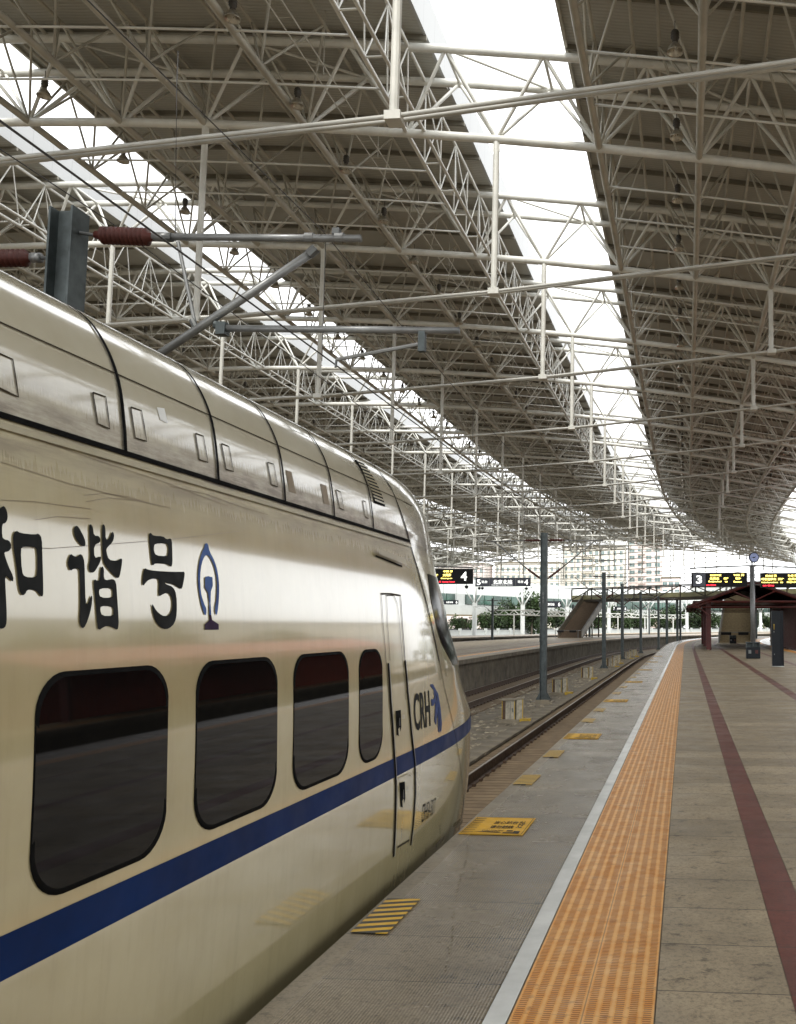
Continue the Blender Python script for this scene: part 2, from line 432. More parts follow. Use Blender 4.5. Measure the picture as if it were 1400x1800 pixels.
def text_mesh(txt, size=1.0, bold=0.0, extrude=0.0, align='LEFT'):
    c = bpy.data.curves.new('text', 'FONT'); c.body = txt; c.size = size; c.offset = bold; c.extrude = extrude
    c.align_x = align; c.resolution_u = 4
    o = bpy.data.objects.new('text', c); COL.objects.link(o)
    dg = bpy.context.evaluated_depsgraph_get(); dg.update()
    me = bpy.data.meshes.new_from_object(o.evaluated_get(dg)); bpy.data.objects.remove(o); bpy.data.curves.remove(c)
    return me
def put_text(name, txt, m, x0, z0, w_, h_, y, parent, bold=0.0):
    """flat lettering in a local XZ plane (facing -Y), fitted to a box"""
    me = text_mesh(txt, 1.0, bold)
    if not me.vertices: return None
    xs = [v.co.x for v in me.vertices]; ys = [v.co.y for v in me.vertices]
    ax, bx, ay, by = min(xs), max(xs), min(ys), max(ys)
    for v in me.vertices:
        v.co = ((v.co.x-ax)/(bx-ax)*w_+x0, y, (v.co.y-ay)/(by-ay)*h_+z0)
    me.materials.clear(); me.materials.append(m); me.name = name
    return link(name, me, parent)

# ================================================================== THE SETTING
g = MB(); g.box((-1500, -600, -2.2), (1500, 2200, -1.75)); tag(g.build('ground', M['ground']), kind='structure')
S1 = 330
# platform we stand on
EDGE, REDGE = -1.82, 8.25
PEND = 150
sweep('platform', [(EDGE+.35, -1.75), (EDGE+.35, -.22), (EDGE, -.20), (EDGE, 0), (REDGE, 0), (REDGE, -.2), (REDGE-.35, -.22), (REDGE-.35, -1.75)],
      -40, PEND, M['concrete_light'], closed=True, kind='structure')
sweep('platform_kerb', [(EDGE+.004, .004), (-1.70, .004)], -40, PEND, M['kerb'], kind='structure')
sweep('platform_edge_paving', [(-1.70, .004), (-.852, .004)], -40, PEND, M['edge_paving'], kind='structure')
sweep('white_line', [(-.848, .006), (-.752, .006)], -40, PEND, M['whiteline'], kind='structure')
sweep('tactile_paving', [(-.745, .008), (-.145, .008)], -40, PEND, M['tactile'], kind='structure')
for ob in (bpy.data.objects['tactile_paving'],):
    ul = ob.data.uv_layers[0]
    for d in ul.data: d.uv = (d.uv[0]+.745, d.uv[1])
sweep('platform_paving', [(-.140, .004), (.448, .004)], -40, PEND, M['paving'], kind='structure')
sweep('red_line', [(.452, .004), (.656, .004)], -40, PEND, M['redtile'], kind='structure')
sweep('platform_paving', [(.660, .004), (2.398, .004)], -40, PEND, M['paving_grid'], kind='structure')
sweep('red_line', [(2.402, .004), (2.64, .004)], -40, PEND, M['redtile'], kind='structure')
sweep('platform_paving', [(2.644, .004), (4.498, .004)], -40, PEND, M['paving'], kind='structure')
sweep('red_line', [(4.502, .004), (4.70, .004)], -40, PEND, M['redtile'], kind='structure')
sweep('platform_paving', [(4.704, .004), (6.548, .004)], -40, PEND, M['paving'], kind='structure')
sweep('tactile_paving', [(6.552, .008), (7.152, .008)], -40, PEND, M['tactile'], kind='structure')
sweep('platform_edge_paving', [(7.26, .004), (REDGE-.004, .004)], -40, PEND, M['edge_paving'], kind='structure')
sweep('white_line', [(7.156, .006), (7.256, .006)], -40, PEND, M['whiteline'], kind='structure')
# short painted cross line
g = MB(); a = P(30.6, -1.75); g.box((-1.72, 35.3, .0085), (-.86, 35.42, .0095)); tag(g.build('white_cross_line', M['whiteline']), kind='structure')

# opposite island platform
OE, OF = -10.8, -24.5
def other_platform(a, b_, nm):
    sweep(nm, [(a-.4, -1.75), (a-.4, -.24), (a, -.22), (a, 0), (b_, 0), (b_, -.22), (b_+.4, -.24), (b_+.4, -1.75)], -40, S1, M['concrete'], closed=True, kind='structure')
other_platform(OE, OF, 'opposite_platform')
sweep('opposite_platform_paving', [(OE-.05, .004), (OF+.05, .004)], -40, S1, M['paving'], kind='structure')
sweep('opposite_white_line', [(OE-1.06, .008), (OE-.96, .008)], -40, S1, M['whiteline'], kind='structure')
sweep('opposite_tactile_paving', [(OE-1.68, .009), (OE-1.08, .009)], -40, S1, M['tactile'], kind='structure')
sweep('opposite_red_line', [(OE-2.5, .008), (OE-2.28, .008)], -40, S1, M['redtile'], kind='structure')
sweep('opposite_red_line', [(OE-4.9, .008), (OE-4.68, .008)], -40, S1, M['redtile'], kind='structure')
other_platform(-35, -48, 'far_platform')
sweep('far_platform_paving', [(-35.05, .004), (-47.95, .004)], -40, S1, M['paving'], kind='structure')
sweep('far_tactile_paving', [(-36.7, .009), (-36.1, .009)], -40, S1, M['tactile'], kind='structure')
# right neighbour platform
sweep('right_platform', [(18.35, -1.75), (18.35, -.2), (18.0, -.2), (18.0, 0), (30, 0), (30, -1.75)], -40, S1, M['concrete'], closed=True, kind='structure')
sweep('right_platform_paving', [(18.05, .004), (29.95, .004)], -40, S1, M['paving'], kind='structure')
sweep('right_tactile_paving', [(19.1, .009), (19.7, .009)], -40, S1, M['tactile'], kind='structure')

# track beds and rails
def track(xc, s0=-40, s1=S1):
    sweep('track_bed', [(xc-1.5, -1.75), (xc-1.42, -1.49), (xc+1.42, -1.49), (xc+1.5, -1.75)], s0, s1, M['bed'], kind='structure')
    for sd in (-.755, .755):
        x = xc+sd
        sweep('rail', [(x-.075, -1.49), (x-.075, -1.47), (x-.012, -1.445), (x-.012, -1.30), (x-.036, -1.29), (x-.036, -1.256), (x+.036, -1.256), (x+.036, -1.29), (x+.012, -1.30), (x+.012, -1.445), (x+.075, -1.47), (x+.075, -1.49)],
              s0, s1, M['rail'], closed=True, kind='structure')
        sweep('rail_head', [(x-.022, -1.2525), (x+.022, -1.2525)], s0, s1, M['railtop'], kind='structure')
for xc in (-3.5, -9.0, -26.3, -33.2, 10.1, 16.1): track(xc)
sweep('track_side_strip', [(-7.5, -1.50), (-6.6, -1.46), (-5.0, -1.46)], -40, S1, M['concrete'], kind='structure')
# cable trough lids between the tracks
for k in range(70):
    s = 16+k*1.02
    g = MB(); pa = P(s, -5.05); th = TH(s)
    g.box((-.22, -.49, 0), (.22, .49, .07))
    o = g.build('trough_lid', M['concrete']); o.location = (pa.x, pa.y, -1.462); o.rotation_euler = (random.uniform(-.01, .01), random.uniform(-.02, .02), -th+random.uniform(-.02, .02))
    tag(o, 'concrete cable trough lid lying end to end beside the near track', 'trough lid', 'cable trough lids beside the near track')

# ================================================================== TRAIN
TC = -3.5
_ctrl = [(1.36, -.95), (1.45, -.60), (1.515, -.20), (1.545, .10), (1.566, .45), (1.572, .80), (1.568, 1.20), (1.548, 1.55), (1.512, 1.90), (1.460, 2.25),
         (1.447, 2.36), (1.415, 2.53), (1.355, 2.67), (1.265, 2.785), (1.12, 2.87), (.90, 2.93), (.62, 2.975), (.33, 3.0), (.12, 3.012), (0, 3.014)]
PROF = []
for i in range(len(_ctrl)-1):
    p0, p1, p2, p3 = _ctrl[max(i-1, 0)], _ctrl[i], _ctrl[i+1], _ctrl[min(i+2, len(_ctrl)-1)]
    for k in range(6):
        t = k/6
        PROF.append(tuple(.5*((2*p1[j])+(-p0[j]+p2[j])*t+(2*p0[j]-5*p1[j]+4*p2[j]-p3[j])*t*t+(-p0[j]+3*p1[j]-3*p2[j]+p3[j])*t**3) for j in (0, 1)))
PROF.append(_ctrl[-1])
def u0(Z):
    if Z <= PROF[0][1]: return PROF[0][0]
    for i in range(len(PROF)-1):
        if PROF[i+1][1] >= Z:
            a, b_ = PROF[i], PROF[i+1]; f = (Z-a[1])/max(1e-9, b_[1]-a[1]); return a[0]+(b_[0]-a[0])*f
    return 0
_tip = [(-.95, 10.0), (.2, 10.35), (.75, 10.3), (1.19, 9.65), (1.7, 9.0), (2.14, 8.62), (2.55, 8.45), (2.73, 8.35), (2.87, 8.15), (2.95, 7.95), (3.0, 7.6), (3.014, 7.2)]
def ytip(Z):
    if Z <= _tip[0][0]: return _tip[0][1]
    for i in range(len(_tip)-1):
        if _tip[i+1][0] >= Z:
            a, b_ = _tip[i], _tip[i+1]; f = (Z-a[0])/(b_[0]-a[0]); f2 = f*f*(3-2*f)*.5+f*.5; return a[1]+(b_[1]-a[1])*f2
    return _tip[-1][1]
YN = 6.0
def uf(Y, Z):
    if Y <= YN: return u0(Z)
    t = (Y-YN)/(ytip(Z)-YN)
    if t >= 1: return -1e-6
    return u0(Z)*(1-t**3)**.4
def surf(Y, Z, off=0.0):
    u = uf(Y, Z); e = .004
    du_y = (uf(Y+e, Z)-uf(Y-e, Z))/(2*e); du_z = (uf(Y, Z+e)-uf(Y, Z-e))/(2*e)
    n = Vector((1, -max(-6, min(6, du_y)), -max(-8, min(8, du_z)))).normalized()
    return Vector((TC+u, Y, Z))+n*off
def on_train(x, y):
    d = ray(x, y); last = 0
    t0 = None; N = 1400
    for i in range(N):
        Y = 1.0+i*.0075; t = Y/d.y; p = Vector((d.x*t, Y, EYE+d.z*t))
        if -.95 < p.z < 3.01 and p.x < TC+uf(Y, p.z) and uf(Y, p.z) > 0:
            a, b_ = Y-.0075, Y
            for _ in range(12):
                m_ = (a+b_)/2; t = m_/d.y
                if d.x*t < TC+uf(m_, EYE+d.z*t): b_ = m_
                else: a = m_
            return (b_, EYE+d.z*(b_/d.y))
    # silhouette: nearest approach
    best = min(((TC+uf(1+i*.02, EYE+d.z*(1+i*.02)/d.y)-d.x*(1+i*.02)/d.y)*-1, 1+i*.02) for i in range(440) if -.95 < EYE+d.z*(1+i*.02)/d.y < 3.0)
    return (best[1], EYE+d.z*best[1]/d.y)

train = thing('train', 'cream high speed train with blue waist stripe standing at the platform edge', 'train', (TC, 0, 0))
TO = Vector((TC, 0, 0))
def tobj(name, verts, faces, m, parent=None, smooth=True):
    me = bpy.data.meshes.new(name); me.from_pydata([Vector(v)-TO for v in verts], [], faces); me.materials.append(m)
    if smooth: me.shade_smooth()
    return link(name, me, parent or train)
def build_body():
    nz_ = len(PROF); ts = [-16+i*1.0 for i in range(22)]+[6+.0001]
    nn = 44; vs = []; fs = []
    rows = []
    for side in (1, -1):
        rng_ = PROF if side == 1 else PROF[::-1][1:]
        for (u, Z) in rng_:
            row = []
            yt = ytip(Z)
            for Y in ts: row.append((TC+side*u, Y, Z))
            for k in range(1, nn+1):
                a = (pi/2)*k/nn; t = sin(a)**.8 if k < nn else 1.0
                Y = YN+(yt-YN)*t; uu = u*max(0, (1-t**3))**.4
                row.append((TC+side*uu, Y, Z))
            rows.append(row)
    c = len(rows[0])
    for r_ in rows: vs += r_
    for i in range(len(rows)-1):
        for j in range(c-1): fs.append((i*c+j, i*c+j+1, (i+1)*c+j+1, (i+1)*c+j))
    # close the underside and the rear
    n = len(rows)
    for j in range(c-1): fs.append((j, (n-1)*c+j, (n-1)*c+j+1, j+1))
    fs.append(tuple(i*c for i in range(n)))
    o = tobj('body', vs, fs, M['train'])
    b = bmesh.new(); b.from_mesh(o.data); bmesh.ops.remove_doubles(b, verts=b.verts, dist=.0004); bmesh.ops.recalc_face_normals(b, faces=b.faces); b.to_mesh(o.data); b.free()
    smooth_by_angle(o, 40); return o
body = build_body()
def patch(name, y0, y1, z0, z1, m, off=.003, parent=None, ny=None, nz=None, rc=None):
    """surface patch between y0..y1, z0..z1 (bounds may be functions of z)"""
    ny = ny or 12; nz = nz or 8; vs = []; fs = []
    for i in range(nz+1):
        Z = z0+(z1-z0)*i/nz; a = y0(Z) if callable(y0) else y0; b_ = y1(Z) if callable(y1) else y1
        for j in range(ny+1): vs.append(surf(a+(b_-a)*j/ny, Z, off))
    for i in range(nz):
        for j in range(ny): q = i*(ny+1)+j; fs.append((q, q+1, q+ny+2, q+ny+1))
    return tobj(name, vs, fs, m, parent)
def ribbon(name, pts, wd, m, off=.004, parent=None, px=True, closed=False):
    q = [Vector(on_train(*p)) if px else Vector(p) for p in pts]
    if closed: q.append(q[0])
    d = []
    for i in range(len(q)-1):
        n = max(1, int((q[i+1]-q[i]).length/.04))
        for k in range(n): d.append(q[i].lerp(q[i+1], k/n))
    d.append(q[-1]); vs = []; fs = []
    for i, p in enumerate(d):
        t = (d[min(i+1, len(d)-1)]-d[max(i-1, 0)])
        if t.length < 1e-9: t = Vector((0, 1))
        t.normalize(); nr = Vector((-t.y, t.x))*wd/2
        for sgn in (-1, 1): vs.append(surf(p.x+nr.x*sgn, p.y+nr.y*sgn, off))
    for i in range(len(d)-1): fs.append((2*i, 2*i+1, 2*i+3, 2*i+2))
    return tobj(name, vs, fs, m, parent)
def decal(name, loops, m, off=.004, px=True, parent=None, conv=None):
    b = bmesh.new(); es = []
    for lp in loops:
        pts = [on_train(*(conv(*p) if conv else p)) if px else p for p in lp]
        vs = [b.verts.new((p[0], p[1], 0)) for p in pts]
        for i in range(len(vs)): es.append(b.edges.new((vs[i], vs[(i+1) % len(vs)])))
    bmesh.ops.triangle_fill(b, use_beauty=True, edges=es)
    return finish_decal(name, b, m, off, parent)
def finish_decal(name, b, m, off, parent=None):
    if not b.verts: b.free(); return None
    zs = [v.co.y for v in b.verts]; ys = [v.co.x for v in b.verts]
    z = min(zs)+.04
    while z < max(zs):
        bmesh.ops.bisect_plane(b, geom=b.verts[:]+b.edges[:]+b.faces[:], plane_co=(0, z, 0), plane_no=(0, 1, 0)); z += .04
    y = min(ys)+.05
    while y < max(ys):
        bmesh.ops.bisect_plane(b, geom=b.verts[:]+b.edges[:]+b.faces[:], plane_co=(y, 0, 0), plane_no=(1, 0, 0)); y += .05
    for v in b.verts: v.co = surf(v.co.x, v.co.y, off)-TO
    me = bpy.data.meshes.new(name); b.to_mesh(me); b.free(); me.materials.append(m)
    return link(name, me, parent or train)
def rrect(y0, y1, z0, z1, rt, rb, n=7):
    pts = []
    for (cy, cz, r, a0) in ((y1-rt, z1-rt, rt, 0), (y0+rt, z1-rt, rt, 90), (y0+rb, z0+rb, rb, 180), (y1-rb, z0+rb, rb, 270)):
        for k in range(n+1):
            a = R(a0+90*k/n); pts.append((cy+r*cos(a), cz+r*sin(a)))
    return pts
def smooth_loop(lp, it=2):
    for _ in range(it):
        n = []
        for i in range(len(lp)):
            a, b_ = lp[i], lp[(i+1) % len(lp)]
            n.append((a[0]*.75+b_[0]*.25, a[1]*.75+b_[1]*.25)); n.append((a[0]*.25+b_[0]*.75, a[1]*.25+b_[1]*.75))
        lp = n
    return lp
# blue stripe follows the whole side round the nose
def level_strip(name, z0, z1, m, off, ya, tb=.93, nz=3, parent=None):
    vs = []; fs = []; cols = 70
    for i in range(nz+1):
        Z = z0+(z1-z0)*i/nz; yt = ytip(Z)
        for j in range(cols+1):
            if j < 20: Y = ya+(YN-ya)*j/20
            else: Y = YN+(yt-YN)*tb*((j-20)/(cols-20))**.75
            vs.append(surf(Y, Z, off))
    for i in range(nz):
        for j in range(cols): q = i*(cols+1)+j; fs.append((q, q+1, q+cols+2, q+cols+1))
    return tobj(name, vs, fs, m, parent)
level_strip('waist_stripe', .635, .762, M['blue'], .0025, -16, tb=.995)
# side windows
for i, (xl, xr, yy) in enumerate(((64, 288, 1380), (347, 484, 1310), (518, 611, 1270), (633, 671, 1250))):
    ya = on_train(xl, yy)[0]; yb = on_train(xr, yy)[0]
    rt = min(.12, (yb-ya)*.35); rb = min(.14, (yb-ya)*.42)
    lp = rrect(ya, yb, .815, 1.482, rt, rb)
    lp = [(y+(.018*(1-((z-1.15)/.34)**2))*(1 if y > (ya+yb)/2 else -1), z) for y, z in lp]
    fr = decal('window', [lp], M['glass_dark'], .004, px=False)
    lq = rrect(ya-.004, yb+.004, .808, 1.489, rt, rb)
    lq = [(y+(.018*(1-((z-1.15)/.34)**2))*(1 if y > (ya+yb)/2 else -1), z) for y, z in lq]
    ring = []
    vs = []; fs = []
    for a_, b_ in zip(lq, lp):
        c_ = ((ya+yb)/2+(b_[0]-(ya+yb)/2)*.965, 1.15+(b_[1]-1.15)*.972)
        vs += [surf(a_[0], a_[1], .002), surf(a_[0], a_[1], .0048), surf(c_[0], c_[1], .0048)]
    n = len(lq)
    for k in range(n):
        a_, b_ = 3*k, 3*((k+1) % n); fs += [(a_, b_, b_+1, a_+1), (a_+1, b_+1, b_+2, a_+2)]
    tobj('window_seal', vs, fs, M['groove'], fr)
for k in range(6):   # windows further back, behind the camera
    yb = 2.3-k*1.0; lp = rrect(yb-.75, yb-.08, .815, 1.482, .12, .14); decal('window', [lp], M['glass_dark'], .004, px=False)
# gutter seam under the roof fairing
yb_ = on_train(720, 950)[0]
patch('gutter_seam', -16, yb_, 2.250, 2.270, M['groove'], .006, ny=90, nz=1)
patch('gutter_lip', -16, yb_, 2.215, 2.236, M['patch'], .010, ny=90, nz=1)
patch('roof_panel_line', -16, yb_+.25, 2.556, 2.562, M['seamline'], .0045, ny=90, nz=1)
# arched roof gaskets
def zarc():  # Z levels dense to the crown
    return [p[1] for p in PROF if p[1] >= 2.25]
def arch_gasket(Y, wd=.020, m=None, name='roof_gasket', z0=2.25, lean=0.0, off=.006):
    vs = []; fs = []; zs = [z for z in zarc() if z >= z0]
    row = []
    for sd in (1, -1):
        for z in (zs if sd == 1 else zs[::-1][1:]):
            for e in (-1, 1):
                y = Y+e*wd/2+lean*(z-2.25)
                if y < YN: u = u0(z)
                else: u = max(0, uf(y, z))
                k = Vector((1, 0, 0)) if u > .9 else Vector((.3, 0, 1)).normalized()
                p = Vector((TC+sd*(u+off*k.x), y, z+off*k.z)); vs.append(p)
    n = len(vs)//2
    for i in range(n-1): fs.append((2*i, 2*i+1, 2*i+3, 2*i+2))
    return tobj(name, vs, fs, m or M['groove'])
gx = [on_train(x, y)[0] for x, y in ((218, 783), (382, 838), (500, 878), (587, 907), (656, 930))]
for y in gx+[gx[0]-.68*k for k in (1, 2, 3, 4)]: arch_gasket(y)
# hatches on the roof fairing (photo outlines)
def hatch(px, name='roof_hatch', m=None, line=True):
    pts = [on_train(*p) for p in px]
    c = decal(name, [pts], m or M['train'], .0025, px=False)
    c.data.shade_smooth()
    if line: ribbon('hatch_gap', pts, .006, M['seamline'], .005, parent=c, px=False, closed=True)
    return c
hatch([(-30, 610), (20, 632), (30, 698), (-30, 670)]); hatch([(161, 690), (184, 698), (191, 754), (170, 745)])
hatch([(228, 716), (247, 722), (256, 776), (236, 770)]); hatch([(342, 762), (356, 767), (364, 813), (349, 808)])
hatch([(388, 780), (401, 785), (409, 829), (396, 825)]); hatch([(469, 813), (480, 816), (487, 856), (476, 852)])
hatch([(502, 826), (512, 830), (520, 868), (508, 864)], 'grille', M['brownpatch'], False); hatch([(563, 850), (573, 854), (579, 888), (569, 885)], 'grille', M['brownpatch'], False)
hatch([(590, 861), (598, 865), (604, 897), (596, 893)]); hatch([(637, 880), (642, 882), (647, 912), (641, 908)])
hatch([(275, 716), (288, 718), (294, 744), (281, 738)], 'pale_repair_patch', M['whiteline'], False)
# louvre vents near the nose
vent = decal('louvre_vent', [[on_train(*p) for p in ((622, 808), (636, 812), (655, 838), (670, 868), (677, 891), (657, 884), (648, 850), (636, 826))]], M['groove'], .004, px=False)
for k in range(12):
    f = (k+.5)/12
    l0 = (622+35*f**.8, 808+74*f); l1 = (636+41*f**.75, 814+76*f)
    ribbon('louvre_slat', [l0, l1], .012, M['patch'], .014, parent=vent)
# nose joint, thick black seam
nose = [(648, 811), (660, 822), (671, 834), (688, 860), (697, 882), (709, 915), (718, 946), (726, 975), (734.6, 1002), (739, 1020), (751, 1066), (760.3, 1107), (772, 1163), (781, 1208), (790, 1245), (798.7, 1285), (806, 1325), (811, 1360), (814.5, 1405), (816, 1440)]
ribbon('nose_seam', nose[:13], .022, M['groove'], .004); ribbon('nose_seam', nose[12:], .010, M['seamline'], .004)
# cab side window and windscreen
cw = [(752, 1009), (755.8, 1046), (762.8, 1079), (769, 1110), (777, 1133), (786, 1150), (797, 1170)]
cwq = [on_train(*p) for p in cw]
zt, zb = cwq[0][1], cwq[-1][1]
def yl(Z):
    for a_, b_ in zip(cwq, cwq[1:]):
        if b_[1] <= Z <= a_[1]: f = (a_[1]-Z)/max(1e-6, a_[1]-b_[1]); return a_[0]+(b_[0]-a_[0])*f
    return cwq[0][0] if Z > zt else cwq[-1][0]
def wrap_patch(name, z0, z1, yl_, m, off, nz_=16, nc=26):
    for sd in (1,):
        vs = []; fs = []
        for i in range(nz_+1):
            Z = z0+(z1-z0)*i/nz_; ya = yl_(Z); yt = ytip(Z); t0 = (ya-YN)/(yt-YN)
            a0 = math.asin(min(1, max(0, t0))**(1/.8)) if t0 > 0 else 0
            for j in range(nc+1):
                a = a0+(pi/2-a0)*j/nc*.985; t = sin(a)**.8
                vs.append(surf(YN+(yt-YN)*t, Z, off))
        for i in range(nz_):
            for j in range(nc): q = i*(nc+1)+j; fs.append((q, q+1, q+nc+2, q+nc+1))
        o = tobj(name, vs, fs, m)
    return o
wrap_patch('windscreen', zb, zt, yl, M['screen'], .003)
# door
door = ribbon('cab_door', [(669.6, 1046), (673, 1100), (678, 1161), (684, 1235), (691, 1324), (694, 1378), (692, 1440), (690, 1500)], .007, M['seamline'])
ribbon('door_gap', [(669.6, 1044), (686, 1044), (703.7, 1047), (707, 1100), (711.5, 1161)], .012, M['seamline'], parent=door)
ribbon('door_panel_edge', [(679, 1047), (692, 1047), (698, 1061), (701, 1085), (704, 1125), (707, 1161), (713, 1230)], .006, M['seamline'], parent=door)
ribbon('door_edge_line', [(679, 1047), (681, 1100), (685, 1161)], .006, M['seamline'], parent=door)  # thin dark line along the door panel edge
for ch in ([(682, 1166), (686, 1230), (692.5, 1324), (695.6, 1378), (695, 1430), (691.5, 1506)], [(711.5, 1161), (716, 1215), (723, 1290), (729, 1345), (729.5, 1400), (726, 1450), (721.5, 1486)]):
    ribbon('handrail_recess', ch, .030, M['groove'], .004, parent=door); ribbon('handrail', ch, .010, M['galv_light'], .012, parent=door)
ribbon('door_sill', [(698, 1490), (719, 1477)], .014, M['seamline'], parent=door)
ribbon('door_rim', [(699, 1378), (701, 1368), (719, 1360), (722, 1364)], .008, M['patch'], .008, parent=door)
for (hx, hy) in ((695, 1248), (702, 1374)):
    hp = [(hx, hy+2), (hx+9, hy), (hx+10, hy+30), (hx+6, hy+46), (hx+2, hy+44)]
    h_ = decal('handle_pocket', [[on_train(*p) for p in hp]], M['groove'], .004, px=False, parent=door)
    ribbon('handle', [(hx+4, hy+12), (hx+10, hy+12)], .028, M['patch'], .03, parent=h_); ribbon('handle', [(hx+3, hy+14), (hx+3, hy+28)], .016, M['castiron'], .02, parent=h_)
    ribbon('pocket_plate', [(hx+5, hy+32), (hx+6, hy+44)], .03, M['patch'], .007, parent=h_)
# drip rail above the door
dr = [(658, 970), (707, 990)]
ribbon('drip_rail', dr, .040, M['patch'], .035); ribbon('drip_rail_shade_strip', [(659, 977), (706, 996)], .012, M['groove'], .006)  # dark strip below the rail paints in its shade
# lower fairing details
for a_ in (((800, 1452), (811, 1443)), ((765, 1487), (778, 1473))): ribbon('step_cover', a_, .035, M['patch'], .016)
for a_ in (((749, 1490), (749, 1507)), ((773, 1450), (774, 1466)), ((806, 1425), (805, 1440))): ribbon('skirt_gap', a_, .006, M['seamline'])
# characters and emblem on the side: outlines in photo pixels
cv = lambda x, y: (x/3.3333, 850+y/3.3333)
glyph = {
 'he_left': [[(0, 140), (18, 130), (35, 160), (40, 205), (28, 232), (5, 238), (6, 312), (18, 328), (45, 333), (60, 355), (58, 385), (40, 400), (18, 403), (24, 430), (45, 490), (72, 545), (72, 578), (50, 562), (22, 535), (28, 650), (34, 780), (30, 835), (10, 853), (-15, 848), (-24, 800), (-22, 560), (-60, 600), (-100, 620), (-70, 520), (-30, 430), (-36, 405), (-95, 410), (-95, 335), (-30, 325), (-28, 250), (-85, 240), (-50, 190), (-20, 160)]],
 'he_mouth': [[(70, 300), (88, 275), (115, 292), (200, 300), (220, 292), (240, 320), (242, 420), (249, 640), (243, 666), (228, 655), (205, 625), (155, 620), (140, 652), (122, 656), (105, 625), (90, 480), (72, 370)], [(115, 385), (130, 370), (195, 372), (212, 390), (213, 535), (195, 552), (140, 548), (122, 520)]],
 'dot': [[(425, 270), (437, 247), (455, 253), (490, 320), (497, 355), (488, 371), (465, 360), (435, 320)]],
 'speech': [[(410, 411), (425, 425), (445, 430), (465, 412), (480, 425), (490, 460), (492, 560), (496, 700), (510, 708), (528, 656), (537, 662), (530, 730), (510, 800), (485, 852), (468, 840), (459, 800), (465, 720), (462, 520), (455, 500), (430, 498), (405, 514), (390, 470), (398, 435)]],
 'bi_left': [[(517, 245), (528, 237), (540, 260), (545, 305), (575, 308), (583, 325), (583, 345), (545, 362), (548, 440), (580, 427), (588, 432), (583, 460), (555, 510), (540, 524), (520, 518), (513, 490), (524, 440), (520, 330)]],
 'bi_right': [[(592, 245), (603, 237), (613, 260), (614, 330), (635, 325), (650, 284), (659, 285), (665, 310), (655, 345), (620, 378), (618, 400), (632, 448), (680, 455), (708, 436), (712, 455), (700, 530), (690, 557), (670, 548), (625, 500), (600, 460), (594, 380)]],
 'bai': [[(583, 500), (595, 484), (605, 500), (603, 560), (625, 568), (655, 558), (675, 575), (680, 640), (691, 800), (688, 850), (678, 858), (660, 845), (620, 833), (592, 848), (578, 859), (565, 845), (556, 700), (543, 580), (548, 560), (565, 572), (580, 565)], [(580, 615), (650, 612), (657, 640), (655, 670), (585, 670), (573, 640)], [(585, 717), (655, 720), (662, 745), (658, 778), (592, 775), (582, 745)]],
 'hao_mouth': [[(868, 300), (878, 287), (895, 308), (950, 308), (975, 330), (990, 321), (1003, 330), (1005, 400), (1007, 470), (998, 491), (985, 478), (960, 470), (905, 468), (893, 481), (885, 475), (875, 380)], [(897, 370), (905, 352), (970, 350), (983, 370), (982, 415), (970, 427), (910, 422), (898, 400)]],
 'hao_hook': [[(845, 494), (860, 505), (900, 512), (1000, 518), (1060, 518), (1079, 517), (1075, 560), (1062, 621), (1045, 612), (1010, 590), (975, 585), (960, 578), (965, 590), (1010, 605), (1030, 650), (1033, 760), (1020, 820), (985, 852), (950, 853), (915, 825), (893, 770), (885, 708), (892, 710), (910, 745), (945, 775), (975, 778), (1000, 755), (1008, 700), (995, 650), (970, 640), (940, 655), (930, 662), (925, 650), (928, 570), (915, 556), (870, 562), (850, 580), (835, 602), (829, 580), (835, 520)]],
}
for k, lps in glyph.items(): decal('side_character', [smooth_loop(l, 1) for l in lps], M['text_dark'], .0035, conv=cv)
decal('emblem', [smooth_loop([(1197, 352), (1215, 350), (1222, 395), (1255, 455), (1275, 530), (1282, 620), (1276, 720), (1265, 782), (1253, 740), (1265, 680), (1268, 560), (1250, 480), (1225, 430), (1210, 418), (1195, 425), (1178, 465), (1168, 540), (1172, 640), (1190, 700), (1208, 740), (1201, 782), (1180, 730), (1162, 640), (1155, 560), (1162, 460), (1180, 400), (1195, 375)], 1)], M['logo_blue'], .0035, conv=cv)
decal('emblem', [[(1198, 550), (1215, 543), (1241, 550), (1243, 600), (1232, 630), (1230, 700), (1234, 770), (1222, 770), (1222, 700), (1215, 640), (1197, 610)]], M['logo_blue'], .0035, conv=cv)
decal('emblem_base', [[(1223, 770), (1234, 770), (1240, 800), (1278, 825), (1278, 857), (1197, 857), (1197, 825), (1225, 800)]], M['logo_purple'], .0035, conv=cv)
def side_text(name, txt, quad, m, bold=.0, shear=0):
    me = text_mesh(txt, 1.0, bold); xs = [v.co.x for v in me.vertices]; ys = [v.co.y for v in me.vertices]
    ax, bx, ay, by = min(xs), max(xs), min(ys), max(ys)
    Q = [Vector(on_train(*p)) for p in quad]   # bl, br, tr, tl
    b = bmesh.new(); b.from_mesh(me); bpy.data.meshes.remove(me)
    for v in b.verts:
        f, g_ = (v.co.x-ax)/(bx-ax), (v.co.y-ay)/(by-ay)
        p = Q[0].lerp(Q[1], f).lerp(Q[3].lerp(Q[2], f), g_); v.co = (p.x, p.y, 0)
    return finish_decal(name, b, m, .0035)
side_text('class_letters', 'CRH', [(729, 1286), (757, 1277), (754, 1213), (726, 1220)], M['text_dark'], .018)
side_text('fleet_number', 'CRH5A-5017', [(741, 1447), (765, 1429), (766, 1402), (743, 1414)], M['text_dark'], .0)
cr = lambda x, y: (660+x/5.622, 1200+y/5.622)
decal('swoosh', [[(540, 30), (550, 15), (568, 18), (590, 60), (618, 110), (642, 250), (655, 400), (651, 470), (643, 495), (632, 400), (622, 250), (605, 140), (575, 75), (557, 50)]], M['crh_blue'], .0035, conv=cr)
